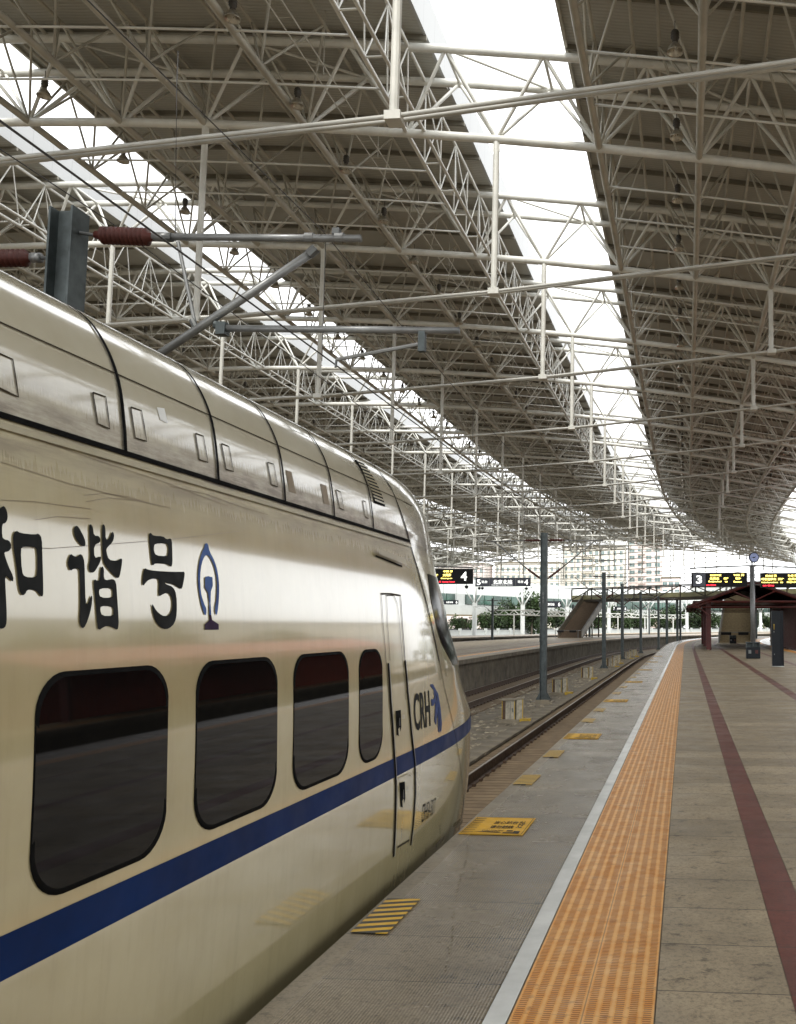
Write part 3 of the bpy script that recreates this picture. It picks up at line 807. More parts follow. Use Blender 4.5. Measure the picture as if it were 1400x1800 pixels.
decal('swoosh', [[(606, 150), (618, 250), (628, 400), (634, 500), (622, 480), (616, 380), (608, 260)]], M['crh_blue'], .0035, conv=cr)
decal('swoosh', [[(572, 78), (590, 110), (604, 180), (612, 260), (605, 330), (600, 425), (583, 380), (588, 270), (592, 190), (570, 230), (555, 230), (550, 185), (555, 160), (572, 165), (584, 140)]], M['crh_blue'], .0035, conv=cr)

# ================================================================== CANOPY
CX, GS = -26.4, 8.25           # arch centre, frame spacing
F0 = 14.55
ZA = lambda X: 16.19-.00305*(X-CX)**2
ZC = lambda X: 9.71+.00174*(X-CX)**2
SKC = [-5.0-16.6*j for j in range(4)]              # skylight centres
NODES = sorted([c-o_ for c in SKC for o_ in (0, 2.5, 5.35, 8.3, 10.8, 13.6) if c-o_ > -62.5]+[-2.2, .46, 3.1, 5.96, 8.6])
def node_mid(i): return (NODES[i]+NODES[min(i+1, len(NODES)-1)])/2
NF = 19
END_S = F0+GS*(NF-1)
STR = sorted([c for c in SKC if c > -62]+[c-8.3 for c in SKC if c-8.3 > -62]+[3.1])
def frame_proto():
    t = thing('arch_truss', '', 'roof truss')
    xs = [CX-36.8]+NODES+[CX+36.8]
    pts = [(x, 0, ZA(x)) for x in xs]
    MB().path(pts, .118, 10).build('bottom_chord', M['steel'], t, smooth=True)
    tp = [node_mid(i) for i in range(len(NODES)-1)]
    tx = [CX-38.6]+tp+[CX+38.0, CX+44.2]
    for sy in (-.77, .77):
        MB().path([(x, sy, ZA(x)+2.0) for x in tx], .115, 8).build('top_chord', M['steel'], t, smooth=True)
    g = MB()
    for i, x in enumerate(NODES):
        for sy in (-.77, .77):
            for tx_ in (node_mid(i-1) if i else x-1.35, node_mid(i) if i < len(NODES)-1 else x+1.35): g.tube((x, 0, ZA(x)), (tx_, sy, ZA(tx_)+2.0), .052, 6, caps=False)
        if i >= len(NODES)-1: continue
        a_ = node_mid(i); n_ = node_mid(min(i+1, len(NODES)-2))
        g.tube((a_, -.77, ZA(a_)+2), (a_, .77, ZA(a_)+2), .045, 6, caps=False)
        if i % 2: g.tube((a_, -.77, ZA(a_)+2), (n_, .77, ZA(n_)+2), .04, 6, caps=False)
    g.build('web', M['steel'], t, smooth=True)
    ns = [CX-36.8]+STR+[CX+36.8]
    ns = sorted(set(ns))
    for sy in (-.075, .075):
        g = MB(); g.path([(x, sy, ZC(x)) for x in ns], .042, 8); g.build('tension_rod', M['rod'], t, smooth=True)
    for x in STR:
        g = MB(); g.tube((x-.03, 0, ZC(x)-.02), (x, 0, ZA(x)), .085, 10)
        g.box((x-.16, -.15, ZC(x)-.085), (x+.13, .15, ZC(x)+.075)); g.box((x-.09, -.03, ZA(x)-.36), (x+.09, .03, ZA(x)-.1))
        g.build('strut', M['steel'], t)
    return t
proto = frame_proto()
ordn = ['nearest', 'second', 'third', 'fourth', 'fifth', 'sixth', 'seventh', 'eighth']
for i in range(NF):
    s = F0+GS*i; p = P(s, 0)
    o = proto if i == 0 else dup(proto)
    o.location = (p.x, p.y, 0); o.rotation_euler = (0, 0, -TH(s))
    if i < 8: lb = 'white arched tubular roof truss with hanging struts and tie rods, %s from the camera' % ordn[i]
    else: lb = 'white arched tubular roof truss far down the station hall'
    tag(o, lb, 'roof truss', 'arched trusses across the station roof')
# longitudinal trusses, band decks
BANDS = [(-3.0-16.2*k, 10.2-16.2*k) for k in range(-0, 5)]     # (left edge, right edge)
BANDS = [(-3.0, 9.7)]+[(-2.5-16.6*k, -6.75-16.6*(k-1)) for k in range(1, 4)]+[(-65.0, -56.6), (13.2, 19.5)]  # last band added on the right to limit sky mirrored in the train
BS, BE = -24.0, END_S+1.5
bn = ['above the platform we stand on', 'above the train', 'beyond the second skylight', 'far left', 'at the far left edge', 'added at the far right to bound the mirrored sky']
def s_list(a, b_, d): n = int((b_-a)/d); return [a+i*d for i in range(n+1)]
for bi, (xa, xb) in enumerate(BANDS):
    t = thing('roof_deck', 'brown grey ribbed roof deck '+bn[bi], 'roof deck', group='roof decks between the skylights')
    xs = [xa+(xb-xa)*k/6 for k in range(7)]
    pr = [(x, ZA(x)+2.32) for x in xs]+[(x, ZA(x)+2.42) for x in xs[::-1]]
    sweep('deck_sheet', pr, BS, BE, M['deck'], ds=2.06, parent=t, closed=True)
    # purlins under the sheet
    for k in range(int((BE-0)/2.0625)):
        s = F0+GS*-1.85+k*2.0625
        if s > BE: break
        if k > 96: break
        big = (k % 4 == 0)
        h = .10 if big else .07
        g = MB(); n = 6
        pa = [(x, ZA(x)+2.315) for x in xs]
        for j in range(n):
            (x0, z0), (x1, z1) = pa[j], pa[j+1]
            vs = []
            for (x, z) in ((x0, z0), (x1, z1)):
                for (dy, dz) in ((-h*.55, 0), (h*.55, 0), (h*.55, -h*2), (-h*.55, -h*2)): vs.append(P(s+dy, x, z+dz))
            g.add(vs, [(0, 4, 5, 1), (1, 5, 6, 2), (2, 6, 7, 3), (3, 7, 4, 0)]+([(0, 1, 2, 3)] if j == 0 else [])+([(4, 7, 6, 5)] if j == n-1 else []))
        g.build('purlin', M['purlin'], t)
    # upstand panels on the edge that faces each skylight
    if 0 < bi < 4:
        sweep('upstand', [(xb, ZA(xb)+2.3), (xb+.02, ZA(xb)+3.45), (xb-.06, ZA(xb)+3.45), (xb-.08, ZA(xb)+2.3)], BS, BE, M['fascia'], ds=2.06, parent=t, closed=True)
    # edge channel
    sweep('edge_channel', [(xa-.03, ZA(xa)+2.2), (xa+.05, ZA(xa)+2.2), (xa+.05, ZA(xa)+2.5), (xa-.03, ZA(xa)+2.5)], BS, BE, M['steel_dim'], ds=2.06, parent=t, closed=True)
    # cross bars at the lower chord level
    lo = [x for x in NODES if xa-.9 < x < xb+1.4]
    if len(lo) >= 2:
        k = 0; s = F0-GS*2
        while s < END_S-.1 and k < 76:
            for q in (1, 2, 3):
                ss = s+GS*q/4
                g = MB(); g.path([P(ss, x, ZA(x)-.02) for x in lo], .032, 5); g.build('cross_bar', M['steel'], t, smooth=True); k += 1
            s += GS
# longitudinal trusses
skyl = {round(c-2.5, 1) for c in SKC}
sky_mid = {round(c, 1) for c in SKC}
cnt = 0
for x in NODES:
    if round(x, 1) in sky_mid: continue
    ladder = round(x, 1) in skyl
    in_edge = any(abs(x-(a_+.65)) < .35 for a_, b_ in BANDS)
    cnt += 1
    nm = 'longitudinal_truss'
    where = 'white ladder truss running along the left side of a skylight' if ladder else 'slim lattice truss running along the hall under the roof deck'
    t = thing(nm, '', 'lattice truss', group='lattice trusses running along the hall')
    ss = s_list(F0-GS*2, END_S, GS/3)
    fine = x > -34
    if not fine: ss = s_list(F0, END_S, GS/3)
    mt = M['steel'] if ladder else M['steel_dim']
    MB().path([P(s, x, ZA(x)) for s in s_list(ss[0], END_S, GS/2)], .062 if ladder else .095, 8).build('bottom_chord', mt, t, smooth=True)
    if ladder:
        MB().path([P(s, x+.5, ZA(x+.5)+.05) for s in s_list(ss[0], END_S, GS/2)], .055, 6).build('inner_chord', mt, t, smooth=True)
        g = MB(); s = ss[0]; dz = GS/5
        k = 0
        while s < END_S-.1:
            if fine or k % 2 == 0:
                g.tube(P(s, x, ZA(x)), P(s, x+.5, ZA(x+.5)+.05), .03, 5, caps=False)
            tp_ = P(s+dz/2, x+.25, ZA(x)+1.95)
            g.tube(P(s, x, ZA(x)), tp_, .025, 5, caps=False); g.tube(tp_, P(s+dz, x, ZA(x)), .025, 5, caps=False)
            if fine and k % 2: g.tube(P(s, x+.5, ZA(x+.5)+.05), tp_, .022, 5, caps=False); g.tube(tp_, P(s+dz, x+.5, ZA(x+.5)+.05), .022, 5, caps=False)
            s += dz; k += 1
        g.build('web', mt, t, smooth=True)
        MB().path([P(s, x+.25, ZA(x)+1.95) for s in s_list(ss[0], END_S, GS/2)], .055, 6).build('top_chord', mt, t, smooth=True)
    else:
        SX = (0.0, 1.0) if in_edge else (-1.0, 1.0)
        g = MB(); s = ss[0]; d = GS/3; k = 0
        while s < END_S-.1:
            for sx in SX:
                tp_ = P(s+d/2, x+sx, ZA(x+sx)+2.1)
                g.tube(P(s, x, ZA(x)), tp_, .036, 5, caps=False); g.tube(tp_, P(s+d, x, ZA(x)), .036, 5, caps=False)
            s += d
        g.build('web', mt, t, smooth=True)
        for sx in SX:
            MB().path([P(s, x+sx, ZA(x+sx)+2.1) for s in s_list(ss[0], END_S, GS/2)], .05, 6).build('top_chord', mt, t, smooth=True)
    pos = ' at X'  # label from its place among the neighbours
    side = 'right of the middle skylight' if x > -4 else ('above the train roof' if x > -19 else ('left of the second skylight' if x > -36 else 'far left'))
    order = sum(1 for y_ in NODES if y_ > x and (y_ > -4) == (x > -4) and ((y_ > -19) == (x > -19)) and ((y_ > -36) == (x > -36)))
    on_ = ['first', 'second', 'third', 'fourth', 'fifth', 'sixth', 'seventh', 'eighth', 'ninth', 'tenth'][order]
    if ladder: lb = 'white ladder truss along the left side of the skylight, '+side
    else: lb = 'slim lattice truss under the roof deck, '+side+', '+on_+' from right'
    tag(t, lb)
# catwalk ladder rails under deck (cable ladders)
for (x, lb) in ((-9.2, 'narrow cable ladder slung under the roof deck above the train'), (4.4, 'narrow cable ladder slung under the roof deck on the right')):
    t = thing('cable_ladder', lb, 'cable ladder')
    for dx in (-.18, .18): MB().path([P(s, x+dx, ZA(x)+.5) for s in s_list(0, END_S, 4)], .022, 4).build('side_rail', M['steel_dim'], t)
    g = MB()
    for s in s_list(0, 140, .9): g.tube(P(s, x-.18, ZA(x)+.5), P(s, x+.18, ZA(x)+.5), .012, 4, caps=False)
    g.build('rungs', M['steel_dim'], t)
    g = MB()
    for s in s_list(.5, END_S-2, GS/2): g.tube(P(s, x, ZA(x)+.5), P(s, x, ZA(x)+2.3), .012, 4)
    g.build('hanger', M['steel_dim'], t)

# lamps
def lamp_proto(full=True):
    t = thing('high_bay_lamp', '', 'ceiling lamp'); t.scale = (.74, .74, .8)
    MB().tube((0, 0, .30), (0, 0, .62), .014, 5).build('hanger', M['lampbody'], t)
    g = MB(); g.lathe([(0, .34), (.10, .33), (.11, .10), (.085, .08), (.085, -.02), (0, -.03)], (0, 0, 0), n=12)
    for zz in (.27, .2, .13): g.lathe([(.115, zz+.015), (.13, zz), (.115, zz-.015)], (0, 0, 0), n=12)
    g.build('ballast_housing', M['lampbody'], t, smooth=True)
    g = MB(); g.lathe([(.07, 0), (.11, -.05), (.20, -.16), (.245, -.27), (.25, -.29), (.235, -.28), (.19, -.16), (.10, -.05), (.05, -.02)], (0, 0, 0), n=16)
    g.build('reflector', M['lamp'], t, smooth=True)
    return t
lp0 = lamp_proto()
# far version: one mesh
g = MB(); g.lathe([(0, .62), (.014, .62), (.014, .33), (.11, .33), (.11, .10), (.075, .04), (.12, -.06), (.245, -.27), (.25, -.29), (.18, -.2), (0, -.1)], (0, 0, 0), n=8)
me_far = g.build('high_bay_lamp', M['lamp'], smooth=True); far_data = me_far.data; bpy.data.objects.remove(me_far)
rows = [(-.12, 'above the right hand roof bay', 18.35), (6.6, 'over the right part of the platform', 20.8), (-10.1, 'in the row above the train', 18.2), (-17.1, 'beside the second skylight', 18.0), (-26.9, 'beyond the second skylight', 21), (-33.8, 'in the far left bay', 22)]
nl = 0; first = True
for (x, lb, s0) in rows:
    k = -2
    while True:
        s = s0+3.42*k
        if s > END_S or nl >= 298: break
        zz = ZA(x)+.15
        p = P(s, x, zz); near = s < 75
        txt = 'brown bell shaped high bay lamp hanging '+lb
        if near:
            o = lp0 if first else dup(lp0)
            first = False
        else: o = link('high_bay_lamp', far_data); o.scale = (.74, .74, .8)
        o.location = p
        tag(o, txt, 'ceiling lamp', 'high bay lamps '+lb)
        nl += 1; k += 1

# canopy columns with forked heads
def column_proto():
    t = thing('canopy_column', '', 'column')
    MB().tube((0, 0, 0), (0, 0, 8.4), .52, 16).build('shaft', M['white'], t, smooth=False)
    for (dx, dy) in ((-1.6, -1.9), (1.6, -1.9), (-1.6, 1.9), (1.6, 1.9)):
        MB().tube((dx*.1, dy*.1, 8.2), (dx, dy, 11.8), .16, 8).build('branch', M['white'], t, smooth=True)
    return t
cp = column_proto(); first = True
for side, X in (('left', CX-37.2), ('right', CX+39.2)):
    for k in range(18 if side == 'left' else 11):
        s = F0+8.25+k*16.5 if side == 'left' else F0+k*16.5
        if side == 'left' and s > 300: break
        if side == 'right' and s < 78: continue
        p = P(s, X, -.0 if side == 'right' else -1.75)
        if side == 'right': p = P(s, X, -1.75)
        o = cp if first else dup(cp)
        first = False; o.location = p; o.rotation_euler = (0, 0, -TH(s)); o.scale = (1, 1, 1.0 if side == 'left' else 1.0)
        tag(o, 'round white canopy column with a four branched head along the %s edge of the station' % side, 'column', 'canopy columns on the %s side' % side)

# ================================================================== CATENARY
def insulator(p, q, r=.07, parent=None, n=10):
    """ribbed insulator from p to q"""
    p, q = Vector(p), Vector(q); Ln = (q-p).length; pr = [(0, 0), (r*.45, 0)]
    for k in range(n):
        h0 = Ln*(.1+.8*k/n); h1 = Ln*.8/n
        pr += [(r*.5, h0), (r, h0+h1*.45), (r, h0+h1*.6), (r*.5, h0+h1*.95)]
    pr += [(r*.45, Ln), (0, Ln)]
    g = MB(); g.lathe(pr, p, q-p, n=14); o = g.build('insulator', M['insul'], parent, smooth=True); return o
def hbeam(g, x, y, z0, z1, w_=.28, t=.02):
    g.box((x-w_/2, y-w_/2, z0), (x-w_/2+t, y+w_/2, z1)); g.box((x+w_/2-t, y-w_/2, z0), (x+w_/2, y+w_/2, z1)); g.box((x-w_/2+t+.0005, y-t/2, z0), (x+w_/2-t-.0005, y+t/2, z1))
GZ = -1.46
# near mast (origin on the ground)
MY = 8.0; MX = on_y(117, 460, MY).x
nm_ = thing('catenary_mast', 'galvanised H section catenary mast rising behind the train roof with red insulators', 'catenary mast', (MX, MY, GZ), group='catenary masts between the tracks')
O = Vector((MX, MY, GZ))
g = MB(); hbeam(g, 0, 0, 0, 5.72-GZ, .25, .022); g.build('column', M['galv'], nm_)
g = MB(); g.box((-.3, -.3, -.25), (.3, .3, .02)); g.build('base', M['concrete_light'], nm_)
def yp(x, y, Y=MY): return on_y(x, y, Y)-O
a_ = yp(168, 413); b_ = yp(298, 417)
MB().tube(yp(140, 409), a_, .018, 8).build('clevis', M['castiron'], nm_)
insulator(a_, yp(272, 417), .088, nm_, 11)
MB().tube(yp(270, 416), yp(300, 417), .045, 10).build('insulator_cap', M['galv_light'], nm_, smooth=True)
MB().tube(yp(288, 416), yp(635, 419), .035, 12).build('top_tube', M['galv_light'], nm_, smooth=True)
for x in (288, 537, 590): MB().tube(yp(x, 417), yp(x+15, 417), .045, 10).build('clamp', M['castiron'] if x == 288 else M['galv_light'], nm_)
MB().box(yp(586, 402)-Vector((0, .03, 0)), yp(598, 412)+Vector((0, .03, 0))).build('wire_saddle', M['castiron'], nm_)
MB().tube(yp(548, 444), yp(250, 643), .040, 12).build('diagonal_tube', M['galv_light'], nm_, smooth=True)
MB().tube(yp(556, 436), yp(543, 448), .05, 8).build('clamp', M['castiron'], nm_)
MB().tube(yp(313, 425), yp(343, 568), .018, 8).build('support_strut', M['galv_light'], nm_)
MB().tube(yp(338, 562), yp(348, 582), .032, 8).build('clamp', M['castiron'], nm_)
MB().tube(yp(389, 577), yp(808, 581), .034, 12).build('registration_tube', M['galv_light'], nm_, smooth=True)
g = MB(); g.tube(yp(378, 570), yp(398, 576), .04, 8); g.box(yp(384, 568)-Vector((0, .05, 0)), yp(399, 589)+Vector((0, .05, 0))); g.build('clamp', M['galv'], nm_)
g = MB(); g.box(yp(737, 582)-Vector((0, .03, 0)), yp(748, 618)+Vector((0, .03, 0))); g.build('drop_bracket', M['galv'], nm_)
MB().tube(yp(592, 632), yp(742, 604), .02, 8).build('steady_arm', M['galv_light'], nm_)
MB().tube(yp(592, 632), yp(590, 646), .012, 6).build('contact_clip', M['castiron'], nm_)
# left cantilever of the near mast
MB().tube(yp(84, 453), yp(68, 453), .018, 8).build('clevis', M['castiron'], nm_)
MB().tube(yp(72, 453), yp(56, 453), .05, 10).build('insulator_cap', M['galv_light'], nm_, smooth=True)
insulator(yp(60, 453), yp(-60, 455), .088, nm_, 11)
MB().tube(yp(-58, 455), yp(-330, 460), .031, 10).build('top_tube', M['galv_light'], nm_, smooth=True)

def mast_proto():
    t = thing('catenary_mast', '', 'catenary mast', (0, 0, GZ)); H = 5.47-GZ
    g = MB(); hbeam(g, 0, 0, 0, H, .27, .022); g.build('column', M['galv'], t)
    g = MB(); g.box((-.42, -.42, -.3), (.42, .42, .06)); g.box((-.28, -.28, .06), (.28, .28, .13)); g.build('base', M['concrete_light'], t)
    g = MB()
    for sx in (-1, 1):
        for sy in (-1, 1): g.add([(sx*.14, sy*.12, .13), (sx*.3, sy*.12, .13), (sx*.14, sy*.12, .42), (sx*.14, sy*.14, .13), (sx*.3, sy*.14, .13), (sx*.14, sy*.14, .42)], [(0, 1, 2), (5, 4, 3), (0, 3, 4, 1), (1, 4, 5, 2), (2, 5, 3, 0)])
    g.build('gusset', M['galv'], t)
    for sx in (-1, 1):
        zt_ = 5.16-GZ; zb_ = 3.58-GZ; reach = 2.45
        insulator((sx*.15, 0, zt_), (sx*.82, 0, zt_), .06, t, 8)
        MB().tube((sx*.8, 0, zt_), (sx*reach, 0, zt_-.03), .022, 8).build('top_tube', M['galv_light'], t, smooth=True)
        insulator((sx*.15, 0, zb_), (sx*.72, 0, zb_+.42), .06, t, 8)
        MB().tube((sx*.7, 0, zb_+.405), (sx*2.1, 0, zt_-.04), .026, 8).build('diagonal_tube', M['galv_light'], t, smooth=True)
        MB().tube((sx*1.2, 0, zb_+.80), (sx*2.9, 0, zb_+.72), .02, 8).build('registration_tube', M['galv_light'], t, smooth=True)
        MB().tube((sx*1.45, 0, 5.12-GZ), (sx*1.3, 0, zb_+.86), .014, 6).build('support_strut', M['galv_light'], t)
        MB().tube((sx*2.6, 0, zb_+.74), (sx*1.9, 0, zb_+.50), .012, 6).build('steady_arm', M['galv_light'], t)
    return t
mp = mast_proto()
ms = [36.4, 63.6, 81, 99, 114, 131, 150, 172, 200]
for i, s in enumerate(ms):
    o = mp if i == 0 else dup(mp)
    o.location = P(s, -5.78, GZ); o.rotation_euler = (0, 0, -TH(s))
    lb = ['grey H section catenary mast numbered 040 between the tracks past the train nose', 'second grey catenary mast beyond the numbered one, beside the equipment cabinets', 'grey catenary mast third past the train nose, right of the stairs',
          'slim catenary mast fourth past the train nose'][i] if i < 4 else 'small distant catenary mast where the tracks curve right'
    tag(o, lb, 'catenary mast', 'catenary masts between the tracks')
me = text_mesh('0\n4\n0', .16, .0)
for v in me.vertices: v.co = (v.co.x-.05, -.139, v.co.y+2.9-GZ)
me.materials.clear(); me.materials.append(M['galv_light']); link('mast_number', me, mp)
for i, (s, X) in enumerate(((118, -29.6), (150, -29.6), (60, -29.6), (90, -29.6), (185, -29.6))):
    o = dup(mp); o.location = P(s, X, GZ); o.rotation_euler = (0, 0, -TH(s))
    tag(o, 'catenary mast standing between the tracks beyond the opposite platform', 'catenary mast', 'catenary masts of the far tracks')
# wires
def wire(name, pts, r, lb, cat='wire', m=None):
    o = MB().path(pts, r, 5).build(name, m or M['cable']); return tag(o, lb, cat)
wl = [-25]+[-25+3*k for k in range(1, 75)]
wire('contact_wire', [P(s, -3.45+.12*sin(s/9), 4.15) for s in wl], .0075, 'thick dark contact wire running above the train toward the curve')
def sag(s):
    a_ = [-20.4]+[8.0]+ms; 
    for p_, q_ in zip(a_, a_[1:]):
        if p_ <= s <= q_: f = (s-p_)/(q_-p_); return 4*f*(1-f)*.35*((q_-p_)/28)
    return 0
wire('messenger_wire', [P(s, -3.45, 5.42-sag(s)) for s in wl], .005, 'thin messenger wire sagging between masts above the contact wire')
wire('contact_wire', [P(s, -8.9, 4.15) for s in wl], .007, 'contact wire above the second track beside the opposite platform')
wire('messenger_wire', [P(s, -8.9, 5.42-sag(s)) for s in wl], .007, 'messenger wire above the second track beside the opposite platform')
wire('feeder_wire', [P(s, -5.62, 5.60-sag(s)*.6) for s in wl], .006, 'thin feeder wire clipped to the mast tops')
for k in range(22):
    s = 2+k*6.1
    o = MB().tube(P(s, -3.45, 4.16), P(s, -3.45, 5.42-sag(s)), .004, 4).build('dropper', M['cable'])
    tag(o, 'short vertical dropper linking the contact wire to the messenger wire', 'dropper', 'droppers of the overhead line')
top = on_y(311, 140, MY); wire('suspension_wire', [on_y(308, 424, MY), top, on_y(313, 90, MY+1.2)], .006, 'thin vertical wire rising from the red insulator cantilever')

# ================================================================== PLATFORM THINGS
def flat_quad(name, x0, x1, y0, y1, m, z=.012, parent=None):
    me = bpy.data.meshes.new(name); h = .003
    vs = [(x0, y0, z), (x1, y0, z), (x1, y1, z), (x0, y1, z), (x0, y0, z-h), (x1, y0, z-h), (x1, y1, z-h), (x0, y1, z-h)]
    me.from_pydata(vs, [], [(0, 1, 2, 3), (0, 4, 5, 1), (1, 5, 6, 2), (2, 6, 7, 3), (3, 7, 4, 0)]); me.materials.append(m)
    ul = me.uv_layers.new(name='UVMap')
    for lp in me.loops: c = vs[lp.vertex_index]; ul.data[lp.index].uv = (c[0]-x0, c[1]-y0)
    return link(name, me, parent)
def notice(Y0, label, detail=True):
    x0, x1 = -1.79, -1.28; y0, y1 = Y0, Y0+.62
    t = thing('floor_notice', label, 'floor notice', ((x0+x1)/2, Y0, 0), group='yellow floor notices along the platform edge')
    OO = Vector(t.location)
    q = flat_quad('sheet', x0-OO.x, x1-OO.x, 0, .62, M['sticker'], parent=t)
    g = MB(); w_ = x1-x0
    def bar(ax, ay, bx, by, z=.0135): g.add([(x0-OO.x+ax, ay, z), (x0-OO.x+bx, ay, z), (x0-OO.x+bx, by, z), (x0-OO.x+ax, by, z)], [(0, 1, 2, 3)])
    bar(.012, .012, w_-.012, .017); bar(.012, .603, w_-.012, .608); bar(.012, .02, .017, .60); bar(w_-.017, .02, w_-.012, .60)
    for k in range(8):
        yy = .04+k*.07
        g.add([(x0-OO.x+.02, yy, .0135), (x0-OO.x+.10, yy+.022, .0135), (x0-OO.x+.10, yy+.034, .0135), (x0-OO.x+.02, yy+.026, .0135)], [(0, 1, 2, 3)])
    g.build('printed_border', M['black'], t)
    for (tx, sx, sy, wx, wy) in (('当心站台', .20, .36, .20, .12), ('请勿越线', .20, .20, .19, .11), ('安全', .44, .22, .05, .28), ('CAUTION', .16, .10, .17, .05)):
        me = text_mesh(tx, 1, .02); xs = [v.co.x for v in me.vertices]; ys = [v.co.y for v in me.vertices]
        ax, bx, ay, by = min(xs), max(xs), min(ys), max(ys)
        for v in me.vertices: v.co = ((v.co.x-ax)/(bx-ax)*wx+sx+x0-OO.x-(.03 if tx == '安全' else 0), (v.co.y-ay)/(by-ay)*wy+sy, .0138)
        me.materials.clear(); me.materials.append(M['black']); link('lettering', me, t)
    g = MB()
    def gp(pts): g.add([(x0-OO.x+a, b, .0142) for a, b in pts], [tuple(range(len(pts)))])
    gp([(.08, .075), (.30, .05), (.33, .06), (.30, .085), (.20, .09)]); gp([(.34, .04), (.47, .03), (.47, .12), (.42, .12), (.42, .075), (.34, .075)]); gp([(.36, .10), (.41, .10), (.41, .14), (.36, .14)])
    g.build('pictogram', M['black'], t)
    return t
o0 = None
for i, (Y, kind) in enumerate(((2.35, 'n'), (4.80, 'h'), (7.08, 'n'), (9.3, 'h'), (11.25, 'h'), (13.1, 'n'), (15.35, 'h'), (17.3, 'h'), (19.5, 'n'), (21.7, 'h'), (24, 'h'), (26.2, 'n'), (28.6, 'h'), (31, 'h'), (33.5, 'n'), (38, 'h'), (41, 'n'), (45, 'h'), (49, 'n'))):
    od = ['', 'beside the train body, closest to the camera', 'just past the train nose', 'first past the big notice', 'second past the big notice', 'second along the edge', 'behind the second notice', 'two behind the second notice', 'third along the edge']
    if kind == 'n':
        lb = {0: 'yellow floor notice next to the train, out at the near edge', 2: 'large yellow floor notice with black writing beside the train nose', 5: 'yellow floor notice with black writing, second past the train nose'}.get(i, 'small distant yellow floor notice on the platform edge')
        notice(Y, lb)
    else:
        lb = {1: 'yellow and black hazard stripes on the platform edge beside the train body', 3: 'hazard striped rectangle first beyond the large yellow notice', 4: 'hazard striped rectangle second beyond the large yellow notice'}.get(i, 'small distant hazard striped rectangle on the platform edge')
        o = flat_quad('hazard_sticker', -1.79, -1.59, Y, Y+.6, M['hazard']); tag(o, lb, 'floor sticker', 'hazard striped stickers along the platform edge')

# equipment cabinets
def cab_proto():
    t = thing('equipment_cabinet', '', 'trackside cabinet')
    g = MB(); g.box((-.30, -.22, .06), (.12, .22, .66)); g.build('body', M['ybox'], t)
    g = MB(); g.box((.16, -.20, .06), (.36, .20, .70)); g.build('rear_housing', M['ybox'], t)
    g = MB(); g.box((-.34, -.26, .66), (.15, .26, .70)); g.box((.14, -.22, .70), (.40, .22, .73)); g.build('lid', M['concrete_light'], t)
    g = MB()
    for x in (-.30, .10): g.box((x-.012, -.232, .07), (x+.014, -.2205, .655))
    g.box((.345, -.215, .07), (.372, -.2005, .70)); g.build('yellow_edge', M['yellow'], t)
    g = MB(); g.box((-.44, -.34, -.05), (.26, .30, .055)); g.build('base', M['concrete_light'], t)
    g = MB(); g.box((.27, -.30, -.04), (.62, .05, .09)); g.build('yellow_box', M['yellow'], t)
    g = MB(); g.box((-.285, -.228, .07), (-.19, -.2205, .65)); g.build('rusty_panel', M['rail'], t)
    g = MB(); g.box((-.045, -.2275, .10), (-.032, -.2205, .62)); g.box((.02, -.2275, .30), (.05, -.2205, .42)); g.build('door_gap', M['castiron'], t)
    return t
cb = cab_proto(); first = True
for i, (s, X) in enumerate(((29.0, -5.62), (40.8, -5.72), (52.4, -5.75), (67.5, -5.6), (73.5, -5.7), (84, -5.6), (91, -5.7))):
    o = cb if first else dup(cb)
    first = False; o.location = P(s, X, -1.41); o.rotation_euler = (0, 0, -TH(s)+random.uniform(-.1, .1))
    lb = ['grey trackside cabinet with yellow edges, nearest the train nose in front of the numbered mast', 'grey trackside cabinet with yellow edges just behind the numbered mast', 'grey trackside cabinet with rusty white door, third from the train nose'][i] if i < 3 else 'small distant trackside cabinet between the masts'
    tag(o, lb, 'trackside cabinet', 'equipment cabinets between the tracks')

# sign gantry with clock
SY = 47.0
pp = on_y(1325, 1140, SY)
sg = thing('sign_post', 'grey steel post carrying departure boards and a clock beside the red shelter', 'sign post', (pp.x, SY, 0))
O2 = Vector((pp.x, SY, 0))
MB().tube((0, 0, 0), (0, 0, 4.75), .125, 18).build('pole', M['galv_light'], sg, smooth=True)
g = MB(); g.path([on_y(1213, 999, SY)-O2, on_y(1270, 996.5, SY)-O2, on_y(1325, 994, SY)-O2, on_y(1400, 998, SY)-O2, on_y(1440, 1000, SY)-O2], .035, 8); g.build('arm', M['galv_light'], sg, smooth=True)
for yy in (1011, 1014.5, 1023, 1028): MB().tube(on_y(1311, yy, SY)-O2, on_y(1340, yy, SY)-O2, .03, 6).build('bracket', M['galv_light'], sg)
MB().tube((0, 0, 4.7), (0, 0, 4.98), .04, 8).build('clock_stem', M['castiron'], sg)
ck = thing('clock', 'round blue station clock on top of the sign post', 'clock', on_y(1326, 980, SY))
g = MB(); g.lathe([(0, 0), (.25, 0), (.27, .03), (.27, .13), (.25, .16), (0, .16)], (0, -.08, 0), (0, 1, 0), 28); g.build('case', M['black'], ck, smooth=False)
g = MB(); g.lathe([(0, 0), (.225, 0), (.225, -.006), (0, -.006)], (0, -.08, 0), (0, 1, 0), 28); g.build('dial', M['clockblue'], ck)
g = MB()
for k in range(12):
    a = k*pi/6; g.box((sin(a)*.19-.008, -.092, cos(a)*.19-.008), (sin(a)*.19+.008, -.088, cos(a)*.19+.008))
g.add([(-.008, -.093, 0), (.008, -.093, 0), (-.10, -.093, -.05)], [(0, 1, 2)]); g.tube((0, -.094, 0), (-.13, -.094, .02), .008, 4); g.tube((0, -.094, 0), (.09, -.094, .04), .011, 4); g.box((-.05, -.096, -.03), (.05, -.0945, .03))
g.build('hands', M['black'], ck)
